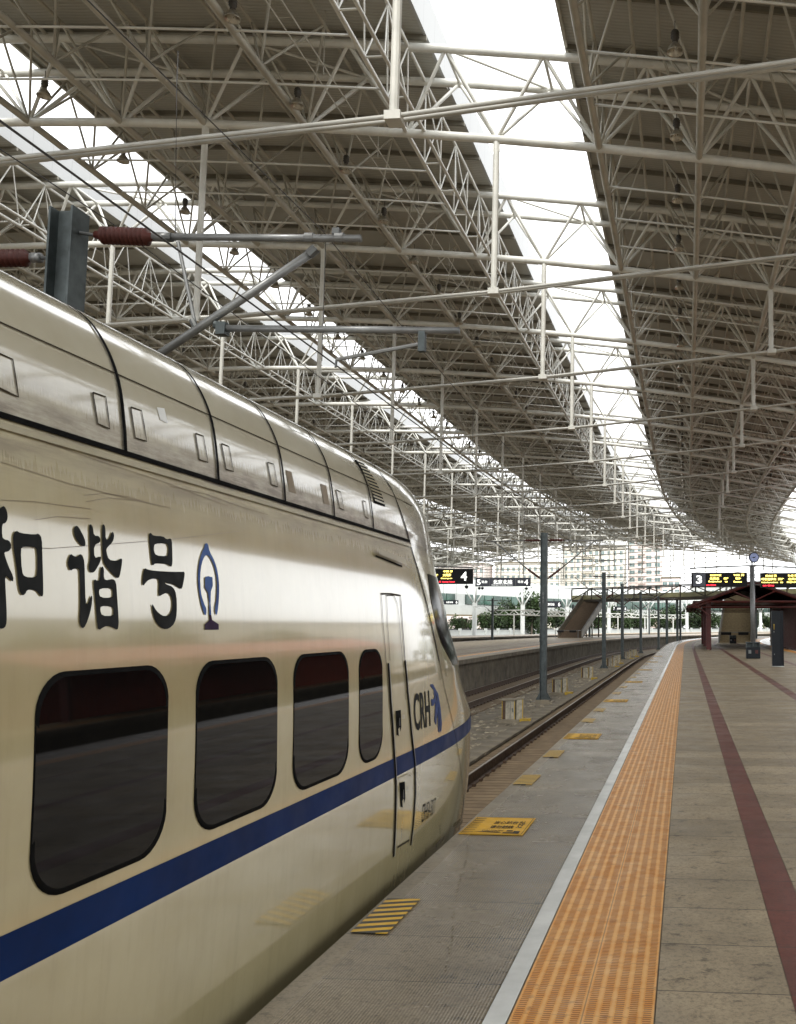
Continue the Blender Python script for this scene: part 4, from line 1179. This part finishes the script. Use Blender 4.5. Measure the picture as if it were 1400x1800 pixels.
def board(name, lb, xa, xb, ya, yb, Y, face, lines, cat='departure board'):
    a = on_y(xa, yb, Y); b_ = on_y(xb, ya, Y); W, H = b_.x-a.x, b_.z-a.z
    t = thing(name, lb, cat, (a.x, Y, a.z))
    g = MB(); g.box((0, -.1, 0), (W, .1, H)); g.build('case', M['black'], t)
    g = MB(); g.box((.02, -.104, .02), (W-.02, -.101, H-.02)); g.build('screen', face, t)
    for (tx, m, fx, fz, fw, fh, bd) in lines: put_text('lettering', tx, m, fx*W, fz*H, fw*W, fh*H, -.107, t, bd)
    return t, W, H
Y_, R_, W_ = M['led_y'], M['led_r'], M['led_w']
t, W, H = board('departure_board', 'black departure board marked 3 above the red shelter', 1216, 1313.7, 1006.5, 1032, SY, M['black'],
    [('3', W_, .085, .24, .105, .56, .02), ('01077次', Y_, .34, .74, .20, .15, .02), ('9:55 开', Y_, .76, .74, .19, .15, .02), ('北京北', Y_, .33, .50, .17, .17, .02), ('开往', Y_, .58, .50, .09, .16, .02), ('包头', Y_, .79, .50, .10, .17, .02),
     ('Beijingbei', Y_, .31, .30, .23, .13, .015), ('to', Y_, .60, .32, .05, .09, .02), ('Baotou', Y_, .76, .30, .14, .12, .02), ('on time', R_, .27, .08, .17, .12, .02)])
g = MB(); g.box((.03*W, -.106, .05*H), (.255*W, -.1045, .95*H)); g.build('number_panel', M['navy'], t)
for nm in [c for c in t.children if c.name.startswith('lettering')]: nm.location.y -= .002
t, W, H = board('departure_board', 'black departure board at the right edge of the picture', 1337.5, 1436, 1007, 1033.5, SY, M['black'],
    [('02460 次', Y_, .09, .74, .20, .15, .02), ('9:45 开', Y_, .49, .74, .17, .15, .02), ('呼和浩特东', Y_, .02, .50, .26, .17, .02), ('开往', Y_, .31, .50, .11, .16, .02), ('北京北', Y_, .49, .50, .18, .17, .02),
     ('Huhehaotedong', Y_, .02, .30, .29, .11, .015), ('to', Y_, .35, .32, .05, .09, .02), ('Beijingbei', Y_, .47, .30, .20, .13, .015), ('on time', R_, .04, .10, .20, .12, .02), ('3', W_, .84, .24, .09, .56, .02)])
t, W, H = board('departure_board', 'black departure board marked 4 above the opposite platform', 735, 832, 1000, 1027, 46.5, M['black'],
    [('4', W_, .79, .22, .11, .58, .02), ('中转 开', Y_, .47, .76, .17, .14, .02), ('大同南', Y_, .46, .50, .15, .18, .02), ('开往', Y_, .30, .52, .08, .14, .02), ('to', Y_, .31, .33, .05, .08, .02), ('Datongnan', Y_, .43, .32, .20, .09, .02), ("No.2 tung bao", R_, .30, .08, .38, .12, .02)])
sp = thing('sign_post', 'steel post carrying the departure board marked 4', 'sign post', (t.location.x-.35, 46.5, 0))
MB().tube((0, 0, 0), (0, 0, 4.9), .11, 14).build('pole', M['galv_light'], sp, smooth=True)
MB().tube((-.2, 0, 4.85), (3.3, 0, 4.72), .035, 8).build('arm', M['galv_light'], sp); MB().tube((0, 0, 3.9), (.37, 0, 3.9), .03, 6).build('bracket', M['galv_light'], sp); MB().tube((2.3, 0, 4.75), (2.3, 0, 4.2), .02, 6).build('hanger', M['castiron'], sp)
def dome(lb, x, y, Y, ztop=None):
    p = on_y(x, y, Y); d = thing('dome_camera', lb, 'security camera', p)
    g = MB(); g.lathe([(0, -.12), (.07, -.1), (.1, -.03), (.1, .02), (.06, .05), (0, .06)], (0, 0, 0), n=12); g.build('dome', M['black'], d, smooth=True)
    MB().tube((0, 0, .04), (0, 0, (ztop-p.z) if ztop else .3), .015, 6).build('stem', M['galv_light'], d)
    return d
dome('dark dome camera hanging under the board marked 4', 820.5, 1031, 46.5, t.location.z+.02)
t, W, H = board('station_sign', 'navy station name sign hung between platforms 5 and 4', 836.5, 933, 1015.5, 1031, 59, M['navy'],
    [('5', W_, .03, .18, .065, .62, .01), ('站台', W_, .115, .38, .105, .32, 0), ('北京北站', W_, .325, .28, .35, .48, .01), ('站台', W_, .775, .38, .10, .32, 0), ('4', W_, .895, .18, .065, .60, .01), ('Beijingbei Railway Station', W_, .30, .1, .38, .1, 0)], 'station sign')
g = MB()
for fx in (.255, .735): g.box((fx*W, -.108, .08*H), (fx*W+.02, -.1045, .92*H))
g.build('divider', M['galv_light'], t)
for fx in (.12, .88): MB().tube((W*fx, 0, H), (W*fx, 0, 6.1), .014, 5).build('suspension_rod', M['galv_light'], t)
zt_ = t.location.z
dome('dome camera under the left end of the station name sign', 843, 1033.5, 59, zt_+.02); dome('second dome camera under the left end of the station name sign', 848.5, 1033.5, 59, zt_+.02); dome('dome camera under the right end of the station name sign', 926, 1034, 59, zt_+.02)
# far hanging signs
for (xa, xb, ya, yb, Y, lb) in ((776, 806, 1055, 1062.5, 118, 'small distant navy sign left of the white columns'), (948, 987, 1057, 1068, 95, 'distant navy sign crossing behind the numbered mast'), (1078, 1102, 1066, 1074, 120, 'distant navy sign under the footbridge')):
    t, W, H = board('platform_sign', lb, xa, xb, ya, yb, Y, M['navy'], [('7', W_, .04, .2, .09, .6, .01), ('北京北站', W_, .3, .3, .4, .42, .01), ('6', W_, .87, .2, .09, .6, .01)], 'station sign')
    for fx in (.12, .88): MB().tube((W*fx, 0, H), (W*fx, 0, 5.6), .02, 5).build('suspension_rod', M['galv_light'], t)

# black information kiosk
kp = on_z(1368, 1172, 0)
k_ = thing('information_pillar', 'tall blue black information pillar standing on the right of the platform', 'information pillar', kp)
g = MB(); g.prism([(-.23, -.16), (.10, -.20), (.24, -.10), (.24, .16), (-.12, .18), (-.23, .08)], .03, 2.25); o = g.build('housing', M['cabinet_black'], k_)
g = MB(); g.prism([(-.24, -.12), (.12, -.21), (.25, -.10), (.25, .17), (-.12, .19), (-.24, .09)], 0, .03); g.build('foot', M['whiteline'], k_)
g = MB(); g.box((-.16, -.19, 1.50), (-.12, -.182, 1.72)); g.build('yellow_label', M['yellow'], k_)
g = MB(); g.box((-.16, -.188, .48), (-.13, -.18, .53)); g.box((-.16, -.188, 1.38), (-.13, -.18, 1.44)); g.build('lock', M['galv_light'], k_)
# litter bins
def bin_(p, lb, w_=.70, h=.80):
    t = thing('litter_bin', lb, 'litter bin', p)
    g = MB(); g.box((-w_/2, -.2, .02), (w_/2, .2, h*.72)); g.build('body', M['cabinet_black'], t)
    g = MB(); g.box((-w_/2, -.16, h*.72), (-w_/2+.05, .2, h)); g.box((w_/2-.05, -.16, h*.72), (w_/2, .2, h)); g.box((-.03, -.16, h*.72), (.03, .2, h)); g.box((-w_/2-.01, -.2, h), (w_/2+.01, .22, h+.04)); g.box((-w_/2+.05, .12, h*.72), (-.03, .2, h)); g.box((.03, .12, h*.72), (w_/2-.05, .2, h)); g.build('hood', M['galv'], t)
    g = MB(); g.box((-.24, -.206, h*.33), (-.10, -.2005, h*.55)); g.build('grey_label', M['galv_light'], t)
    g = MB(); g.box((.10, -.206, h*.33), (.24, -.2005, h*.55)); g.build('red_label', M['redwood'], t)
    g = MB(); g.box((-w_/2+.03, -.17, 0), (w_/2-.03, .17, .02)); g.build('foot', M['black'], t)
    return t
bin_(on_z(1324.5, 1158, 0), 'dark two hole litter bin at the foot of the sign post'); bin_(on_z(1289, 1131.5, 0)+Vector((0, 0, 0)), 'dark litter bin under the red shelter in front of the stairs', .62, .75)
bin_(P(92, -15.2, 0), 'small dark litter bin on the opposite platform behind the numbered mast')

# red shelter
def shelter(x0, x1, xc, y0, y1, lb, eave=2.95, ridge=4.80, rot=0, loc=(0, 0, 0), mroof=None, mwall=None):
    mroof = mroof or M['redroof']
    t = thing('platform_shelter', lb, 'shelter', loc, rot)
    hw = (x1-x0)/2; D = y1-y0
    g = MB()
    for sx in (-1, 1):
        g.add([(0, -.9, ridge), (sx*hw, -.9, eave+.1), (sx*hw, D, eave+.1), (0, D, ridge), (0, -.9, ridge-.14), (sx*hw, -.9, eave-.06), (sx*hw, D, eave-.06), (0, D, ridge-.14)],
              [(0, 1, 2, 3), (4, 7, 6, 5), (0, 4, 5, 1), (2, 6, 7, 3), (1, 5, 6, 2), (0, 3, 7, 4)])
    g.build('roof', mroof, t)
    cxl = hw*.67
    for sx in (-1, 1):
        for yy in ((0, D*.5, D-1.0)):
            g = MB(); g.prism([(sx*cxl-.17, yy-.12), (sx*cxl+.17, yy-.12), (sx*cxl+.17, yy+.12), (sx*cxl-.17, yy+.12)], 0, eave+.35)
            g.build('column', M['redwood'], t)
    for yy in (-.8, D*.5, D-.6):
        g = MB(); g.tube((-hw*.93, yy, eave+.0), (hw*.93, yy, eave+.0), .05, 6); g.tube((-cxl, yy, eave+.38), (cxl, yy, eave+.38), .07, 6)
        for sx in (-1, 1):
            g.tube((0, yy, eave+.45), (sx*cxl*.55, yy, ridge-.62), .05, 5); g.tube((sx*cxl, yy, eave-.55), (sx*hw*.85, yy, eave+.12), .05, 5); g.tube((sx*cxl, yy, eave+.35), (sx*hw*.9, yy, eave-.02), .05, 5)
            g.tube((0, yy, ridge-.2), (sx*hw*.97, yy, eave-.0), .07, 6)
        g.build('gable_truss', M['redwood'], t)
    g = MB(); g.box((-hw*.9, -.5, eave+.40), (hw*.9, D-.5, eave+.46)); g.build('ceiling', M['redwood'], t)
    g = MB(); w0 = cxl*.62
    for k in range(int(D/.35)): g.box((cxl-.06-.0, .5+k*.35, .0), (cxl+.0, .78+k*.35, eave+.38))
    g.build('slatted_wall', mwall or M['redwood'], t)
    g = MB()
    for k in range(int(D/.35*.5)): g.box((-cxl, D*.5+k*.35, .0), (-cxl+.06, D*.5+.28+k*.35, eave+.38))
    g.build('slatted_wall', mwall or M['redwood'], t)
    return t
shelter(0, 9.4, 4.7, 0, 21, 'dark red gabled platform shelter straddling the stairs ahead', loc=(4.75, 63.6, 0))
shelter(0, 9.4, 0, 0, 40, 'red roofed shelter on the neighbouring platform to the right', loc=(24, 34, 0), mroof=M['redrefl'], mwall=M['redrefl'])

# stairs + footbridge
def stairs(lb, p0, p1, wd, h, mt, mside, steps=30, sign=True):
    p0, p1 = Vector(p0), Vector(p1); d = (p1-p0); Ln = Vector((d.x, d.y)).length; rz = math.atan2(d.y, d.x)-pi/2
    t = thing('station_stairs', lb, 'stairs', p0, rz)
    g = MB()
    for k in range(steps): g.box((-wd/2, Ln*k/steps, h*k/steps-(.0 if k == 0 else .25)), (wd/2, Ln*(k+1)/steps+.02, h*(k+1)/steps))
    g.build('flight', mt, t)
    for sx in (-1, 1):
        x0 = sx*wd/2; g = MB()
        vs = [(x0, 0, -.0), (x0, Ln, h-.35), (x0, Ln, h+1.0), (x0, 0, 1.0)]
        vs += [(x+sx*.12, y, z) for x, y, z in vs]
        g.add(vs, [(0, 1, 2, 3), (7, 6, 5, 4), (0, 4, 5, 1), (1, 5, 6, 2), (2, 6, 7, 3), (3, 7, 4, 0)]); g.build('parapet', mside, t)
        g = MB(); g.tube((x0+sx*.06, 0, 1.08), (x0+sx*.06, Ln, h+1.08), .05, 6); g.build('handrail', M['galv_light'], t)
        for f in (.45, .7, .95): g = MB(); g.tube((x0-sx*.2, Ln*f, 0), (x0-sx*.2, Ln*f, h*f-.2), .1, 6); g.build('leg', M['brownsteel'], t)
    g = MB(); g.tube((-wd/2, -1.2, 1.05), (wd/2, -1.2, 1.05), .04, 6)
    for sx in (-1, 1): g.tube((sx*wd/2, -1.2, 0), (sx*wd/2, -1.2, 1.05), .05, 6); g.tube((sx*wd/2, -1.2, 1.05), (sx*wd/2, 0, 1.05), .04, 6)
    g.build('barrier', M['galv_light'], t)
    for sx in (-1, 1):
        g = MB(); g.box((sx*wd*.27-.5, -1.26, .78), (sx*wd*.27+.5, -1.22, 1.06)); g.build('sign_plate', M['black'], t)
    return t
M['parapet'] = simple('brown_glass_parapet', (.17, .15, .115), .45, var=.2, scale=1)
stairs('brown open staircase rising from the opposite platform to the footbridge', (-16.3, 126, 0), (-13.6, 137.5, 0), 3.4, 6.0, M['stair'], M['parapet'])
stairs('sandstone coloured staircase rising behind the red shelter', (4.9, 90, 0), (6.4, 104.5, 0), 3.1, 5.6, M['stairlight'], M['parapet'])
A, B = Vector((-16.5, 139.5, 0)), Vector((24, 108.5, 0)); d = B-A; Ln = d.length; rz = math.atan2(d.y, d.x)
fb = thing('footbridge', 'brown steel truss footbridge crossing the tracks behind the shelter', 'footbridge', A, rz)
zb0, zb1 = 5.35, 7.3
g = MB(); g.box((0, -1.8, zb0), (Ln, 1.8, zb0+.35)); g.build('deck', M['brownsteel'], fb)
for sy in (-1.75, 1.75):
    g = MB(); g.box((0, sy-.08, zb1), (Ln, sy+.08, zb1+.16))
    n = 12
    for k in range(n+1): g.box((Ln*k/n-.08, sy-.07, zb0+.36), (Ln*k/n+.08, sy+.07, zb1-.01))
    for k in range(n):
        a_, b_ = (Ln*k/n, sy, zb0+.36), (Ln*(k+1)/n, sy, zb1)
        if k % 2: a_, b_ = (a_[0], sy, zb1), (b_[0], sy, zb0+.36)
        g.tube(a_, b_, .075, 5)
    g.build('side_truss', M['brownsteel'], fb)
    g = MB(); g.box((.1, sy-.02, zb0+.36), (Ln-.1, sy+.02, zb1-.95)); g.build('side_glazing', M['mustard'], fb)
for fx in (.02, .36, .62, .98):
    for sy in (-1.2, 1.2): MB().tube((Ln*fx, sy, -1.75), (Ln*fx, sy, zb0), .18, 8).build('pier', M['galv'], fb)

# ================================================================== BACKGROUND
# perimeter wall on the outer side of the curve
t = thing('perimeter_wall', 'long white boundary wall with square piers beyond the tracks', 'wall')
sweep('wall_panel', [(-70.0, -1.75), (-70.0, .62), (-70.2, .62), (-70.2, -1.75)], 0, 470, M['wallwhite'], ds=4, closed=True, parent=t)
sweep('coping', [(-69.9, .6), (-69.9, .74), (-70.3, .74), (-70.3, .6)], 0, 470, M['wallwhite'], ds=4, closed=True, parent=t)
piers = MB(); pb = []
k = 0
for s in s_list(120, 300, 4.2):
    p = P(s, -69.95, 0); g = MB(); g.box((-.25, -.3, -1.7), (.25, .3, 1.15)); o = g.build('pier', M['wallwhite'], t); o.location = p; o.rotation_euler = (0, 0, -TH(s)); k += 1
for s in s_list(120, 300, 4.2):
    g = MB(); g.box((-.04, .35, .75), (.04, 3.85, 1.05)); o = g.build('railing', M['castiron'], t); o.location = P(s, -69.95, 0); o.rotation_euler = (0, 0, -TH(s))
t = thing('perimeter_wall', 'white boundary wall along the right side of the station', 'wall')
sweep('wall_panel', [(46.0, -1.75), (46.0, 2.2), (46.2, 2.2), (46.2, -1.75)], -60, 150, M['wallwhite'], ds=6, closed=True, parent=t)
# white curved viaduct building with green window band
def viaduct():
    t = thing('viaduct_building', 'long white elevated hall with a band of green windows behind the trees', 'building')
    sweep('wall', [(-79, 4.4), (-79, 6.7), (-79.4, 6.7), (-79.4, 9.5), (-80.5, 12.2), (-84, 13.4), (-90, 13.6), (-90, 4.3)], 60, 380, M['wallwhite'], ds=4, closed=True, parent=t)
    for k in range(72):
        s = 132+k*3.05
        if k % 9 == 8: continue
        g = MB(); vs = [P(s, -78.98, 7.0), P(s+2.6, -78.98, 7.0), P(s+2.6, -79.06, 9.3), P(s, -79.06, 9.3)]
        vs2 = [P(s, -79.38, 7.0), P(s+2.6, -79.38, 7.0), P(s+2.6, -79.38, 9.3), P(s, -79.38, 9.3)]
        g.add(vs+vs2, [(0, 1, 2, 3), (7, 6, 5, 4), (0, 4, 5, 1), (1, 5, 6, 2), (2, 6, 7, 3), (3, 7, 4, 0)]); g.build('window', M['green_glass'], t)
    for k in range(14):
        s = 90+k*20; p = P(s, -83, 0); g = MB(); g.box((-1, -.8, -1.75), (1, .8, 3.6)); o = g.build('pier', M['concrete_light'], t); o.location = p; o.rotation_euler = (0, 0, -TH(s))
    sweep('eave', [(-77.2, 4.1), (-77.2, 4.4), (-84, 4.38), (-84, 4.2)], 60, 380, M['stairlight'], ds=4, closed=True, parent=t)
viaduct()
# trees
def leaf_mesh(name, w_, h, n, m, seed, lumps=9):
    rnd = random.Random(seed); g = MB(); cs = []
    for _ in range(lumps):
        a = rnd.uniform(0, 2*pi); rr = rnd.uniform(0, .62)*w_/2; cs.append((cos(a)*rr, sin(a)*rr, h*rnd.uniform(.12, .88), rnd.uniform(.22, .38)*w_))
    for i in range(n):
        c = cs[i % lumps]; v = Vector((rnd.gauss(0, 1), rnd.gauss(0, 1), rnd.gauss(0, .8))).normalized()*c[3]*rnd.uniform(.55, 1.05)
        p = Vector(c[:3])+v; s = rnd.uniform(.14, .34)
        u = Vector((rnd.gauss(0, 1), rnd.gauss(0, 1), rnd.gauss(0, 1))).normalized(); w2 = u.cross(Vector((rnd.gauss(0, 1), rnd.gauss(0, 1), rnd.gauss(0, 1)))).normalized()
        g.add([p-u*s, p+w2*s*.55, p+u*s, p-w2*s*.55], [(0, 1, 2, 3)])
    return g
def tree_proto(w_, h, m, seed, n=1500):
    t = thing('tree', '', 'tree'); leaf_mesh('crown', w_, h, n, m, seed).build('crown', m, t, recalc=False)
    g = MB(); g.tube((0, 0, 0), (.1, 0, h*.35), .16, 7, .12); g.tube((.1, 0, h*.35), (-.1, .1, h*.7), .12, 6, .05)
    rnd = random.Random(seed)
    for k in range(5): a = rnd.uniform(0, 6.28); g.tube((.05, 0, h*(.3+.07*k)), (cos(a)*w_*.3, sin(a)*w_*.3, h*(.5+.08*k)), .06, 5, .02)
    g.build('trunk', M['bark'], t); return t
protos = [tree_proto(5.2, 7.0, M['leaf'], 1), tree_proto(4.4, 8.4, M['leaf'], 2), tree_proto(5.5, 6.0, M['leaf'], 3), tree_proto(6.0, 9.0, M['leaf_light'], 4, 2200)]
used = [False]*4
tl = []
rnd = random.Random(5)
for k in range(60):
    s = 100+k*4.2; tl.append((P(s, -74.2-rnd.uniform(0, 2.4), -1.75), rnd.choice((0, 1, 2)), (rnd.uniform(.75, .95) if s < 190 else rnd.uniform(1.1, 1.5)), 'dark green tree behind the white boundary wall', 'trees behind the boundary wall'))
for k in range(16):
    s = 215+k*9; tl.append((P(s, -96-rnd.uniform(0, 6), -1.75), 3, rnd.uniform(1.35, 1.8), 'pale yellow green tree top showing above the elevated hall', 'tall trees behind the elevated hall'))
tl.append((P(196, -67.5, -1.75), 1, 1.75, 'tall leafy tree growing in front of the elevated hall beside a white column', None))
for k in range(14): tl.append((Vector((rnd.uniform(50, 60), -30+k*13, -1.75)), rnd.choice((0, 1, 2)), 1.9, 'unseen green tree on the right, scaled up to raise the mirrored skyline', 'trees on the right side'))  # out of view, enlarged to raise the skyline in the train's reflections
for k in range(10): tl.append((Vector((60+k*9, 330+rnd.uniform(-8, 8)-k*8, -1.75)), rnd.choice((0, 2, 3)), 1.2, 'distant green tree behind the shelter on the right', 'distant trees behind the shelter'))
for (p, i, sc_, lb, gr) in tl:
    o = protos[i] if not used[i] else dup(protos[i])
    used[i] = True; o.location = p; o.rotation_euler = (0, 0, rnd.uniform(0, 6.28)); o.scale = (sc_, sc_, sc_*rnd.uniform(.9, 1.1))
    if gr is None: o['label'] = lb
    else: tag(o, lb, None, gr)
# platform awning trusses of the far platforms (small white lattices)
for (s, X) in ((150, -41), (160, -41), (170, -41), (181, -41), (192, -41), (204, -41), (217, -41)):
    t = thing('awning_frame', 'small white lattice awning frame on the far platform', 'awning frame', P(s, X, 0), -TH(s), 'white lattice awning frames')
    MB().tube((0, 0, 0), (0, 0, 4.0), .14, 8).build('post', M['white'], t)
    g = MB(); g.tube((-4, 0, 4.5), (4, 0, 4.5), .1, 5); g.tube((-4, 0, 3.7), (4, 0, 3.7), .1, 5)
    for k in range(8): g.tube((-4+k, 0, 3.7 if k % 2 else 4.5), (-3+k, 0, 4.5 if k % 2 else 3.7), .09, 5)
    g.build('lattice', M['white'], t)
t = thing('mirrored_skyline_block', 'long beige building added out of view to raise the skyline mirrored in the train', 'building', (62, -50, -1.75))  # added out of frame to hide low sky from the train's reflections
g = MB(); g.box((0, 0, 0), (18, 260, 15.5)); g.build('wall', M['beige'], t)
g = MB(); g.box((-.6, -.5, 15.5), (18.6, 260.5, 16.2)); g.build('roof', M['concrete_light'], t)
for k in range(40):
    for j in range(2): g = MB(); g.box((-.04, 2+k*6.4, 3+j*5.5), (-.005, 6.4+k*6.4, 6.6+j*5.5)); g.build('window', M['teal'], t)
# apartment blocks
def block(lb, xa, xb, ytop, Y, mt, nx, nz, depth=14, mg=None, wz=1.5, z0=-1.7, fw=.45, balc=False):
    a = on_y(xa, ytop, Y); b_ = on_y(xb, ytop, Y); W = b_.x-a.x; H = a.z-z0
    t = thing('apartment_block', lb, 'building', (a.x, Y, z0))
    g = MB(); g.box((0, 0, 0), (W, depth, H)); g.build('wall', mt, t)
    g = MB(); g.box((-.3, -.3, H), (W+.3, depth+.3, H+.5)); g.build('roof', M['concrete_light'], t)
    dx = W/nx; dz = 3.0; top = H-1.6; me_ = None; cnt_ = 0
    for j in range(nz):
        z = top-j*dz-wz
        if z < 1: break
        for i in range(nx):
            if cnt_ >= 98: break
            cnt_ += 1; x = dx*(i+.5)
            if me_ is None:
                g = MB(); g.box((-dx*fw/2, -.05, 0), (dx*fw/2, -.01, wz)); w0 = g.build('window', mg or M['teal'], t)
                g = MB(); g.box((-dx*fw/2-.12, -.1, -.15), (dx*fw/2+.12, -.06, 0)); g.box((-.05, -.09, 0), (.05, -.055, wz)); f0 = g.build('frame', M['white'], w0)
                me_ = w0; w0.location = (x, 0, z); continue
            o = me_.copy(); COL.objects.link(o); o.parent = t; o.location = (x, 0, z)
            f = f0.copy(); COL.objects.link(f); f.parent = o
    if balc:
        for j in range(nz):
            g = MB(); g.box((W*.30, -1.2, top-j*dz-wz-.9), (W*.52, -.01, top-j*dz-wz+.1)); g.build('balcony', mt, t)
    return t
block('pale beige apartment block in the distance left of the pink tower', 870, 985, 990, 330, M['beige'], 12, 5)
block('cream apartment block directly beside the pink tower', 990, 1098, 962, 345, M['beige'], 10, 8, balc=True)
block('pink and cream tower with teal windows above the footbridge', 1104, 1163, 905, 360, M['pink'], 4, 12, fw=.62, balc=True)
block('low pink building with teal windows right of the tower', 1164, 1196, 1016, 350, M['pink'], 3, 4, fw=.7)
block('low pink building seen between the white columns on the left', 770, 852, 992, 320, M['pink'], 8, 5)
block('grey white apartment row far behind the shelter', 1215, 1300, 1032, 420, M['wallwhite'], 12, 5)
block('beige apartment row at the far right edge', 1345, 1440, 1040, 400, M['beige'], 10, 4)

for pl in ([(0, 879), (60, 882), (120, 890), (160, 895)], [(146, 871), (180, 867), (225, 873), (262, 885)], [(150, 882), (190, 875), (240, 880)], [(60, 914), (100, 908), (158, 912)],
           [(0, 962), (90, 964), (200, 956), (300, 948), (420, 934)], [(0, 812), (120, 850), (240, 880), (300, 893)], [(298, 855), (360, 868), (420, 890), (470, 905)], [(30, 760), (160, 806), (290, 848), (400, 890)]):
    ribbon('scratch', pl, .0018, M['brownpatch'], .003)
g = MB(); rr = random.Random(11)
for k in range(1500):
    s_ = 16+rr.random()**1.5*75; X = rr.uniform(-7.35, -5.35) if rr.random() < .8 else rr.uniform(-8.1, -7.3); p = P(s_, X, -1.455 if X > -6.6 else -1.485)
    a = rr.uniform(.02, .09); b_ = a*rr.uniform(.6, 1.4); h = a*rr.uniform(.25, .6); t_ = rr.uniform(0, 3.1); c_, q_ = cos(t_), sin(t_)
    v_ = [(p.x+(u*c_-v*q_), p.y+(u*q_+v*c_), p.z+w__) for (u, v, w__) in ((-a, -b_, 0), (a, -b_*.8, 0), (a*.9, b_, 0), (-a*.8, b_*.9, 0), (-a*.6, -b_*.5, h), (a*.7, -b_*.6, h*.8), (a*.5, b_*.6, h*1.1), (-a*.5, b_*.5, h*.9))]
    g.add(v_, [(4, 5, 6, 7), (0, 1, 5, 4), (1, 2, 6, 5), (2, 3, 7, 6), (3, 0, 4, 7)])
tag(g.build('trackside_rubble', M['rubble']), 'broken pale concrete and stones scattered between the tracks', 'rubble', None, 'stuff')
g = MB()
for xc, sd in ((-3.5, -.755), (-9.0, .755), (-9.0, -.755)):
    for k in range(120):
        s_ = 14+k*.6; th = TH(s_)
        for dx in (-.10, .10): p = P(s_, xc+sd+dx, -1.485); g.box((p.x-.035, p.y-.05, p.z), (p.x+.035, p.y+.05, p.z+.05))
tag(g.build('rail_clips', M['rail']), 'rusty rail clips fastened along the rails', 'rail clips', None, 'stuff')
# worn chalk line on the edge paving and pale scuffs
g = MB(); rr = random.Random(3)
pa, pb_ = on_z(822, 1480), on_z(778, 1716)
for k in range(46):
    f = k/46; p = pa.lerp(pb_, f); x = p.x+.012*sin(f*9)
    if rr.random() < .3: continue
    l_ = rr.uniform(.02, .05); w_ = rr.uniform(.003, .007)
    g.add([(x-w_, p.y, .0062), (x+w_, p.y, .0062), (x+w_*.8, p.y+l_, .0062), (x-w_, p.y+l_, .0062)], [(0, 1, 2, 3)])
tag(g.build('chalk_line', M['concrete_light']), kind='structure')
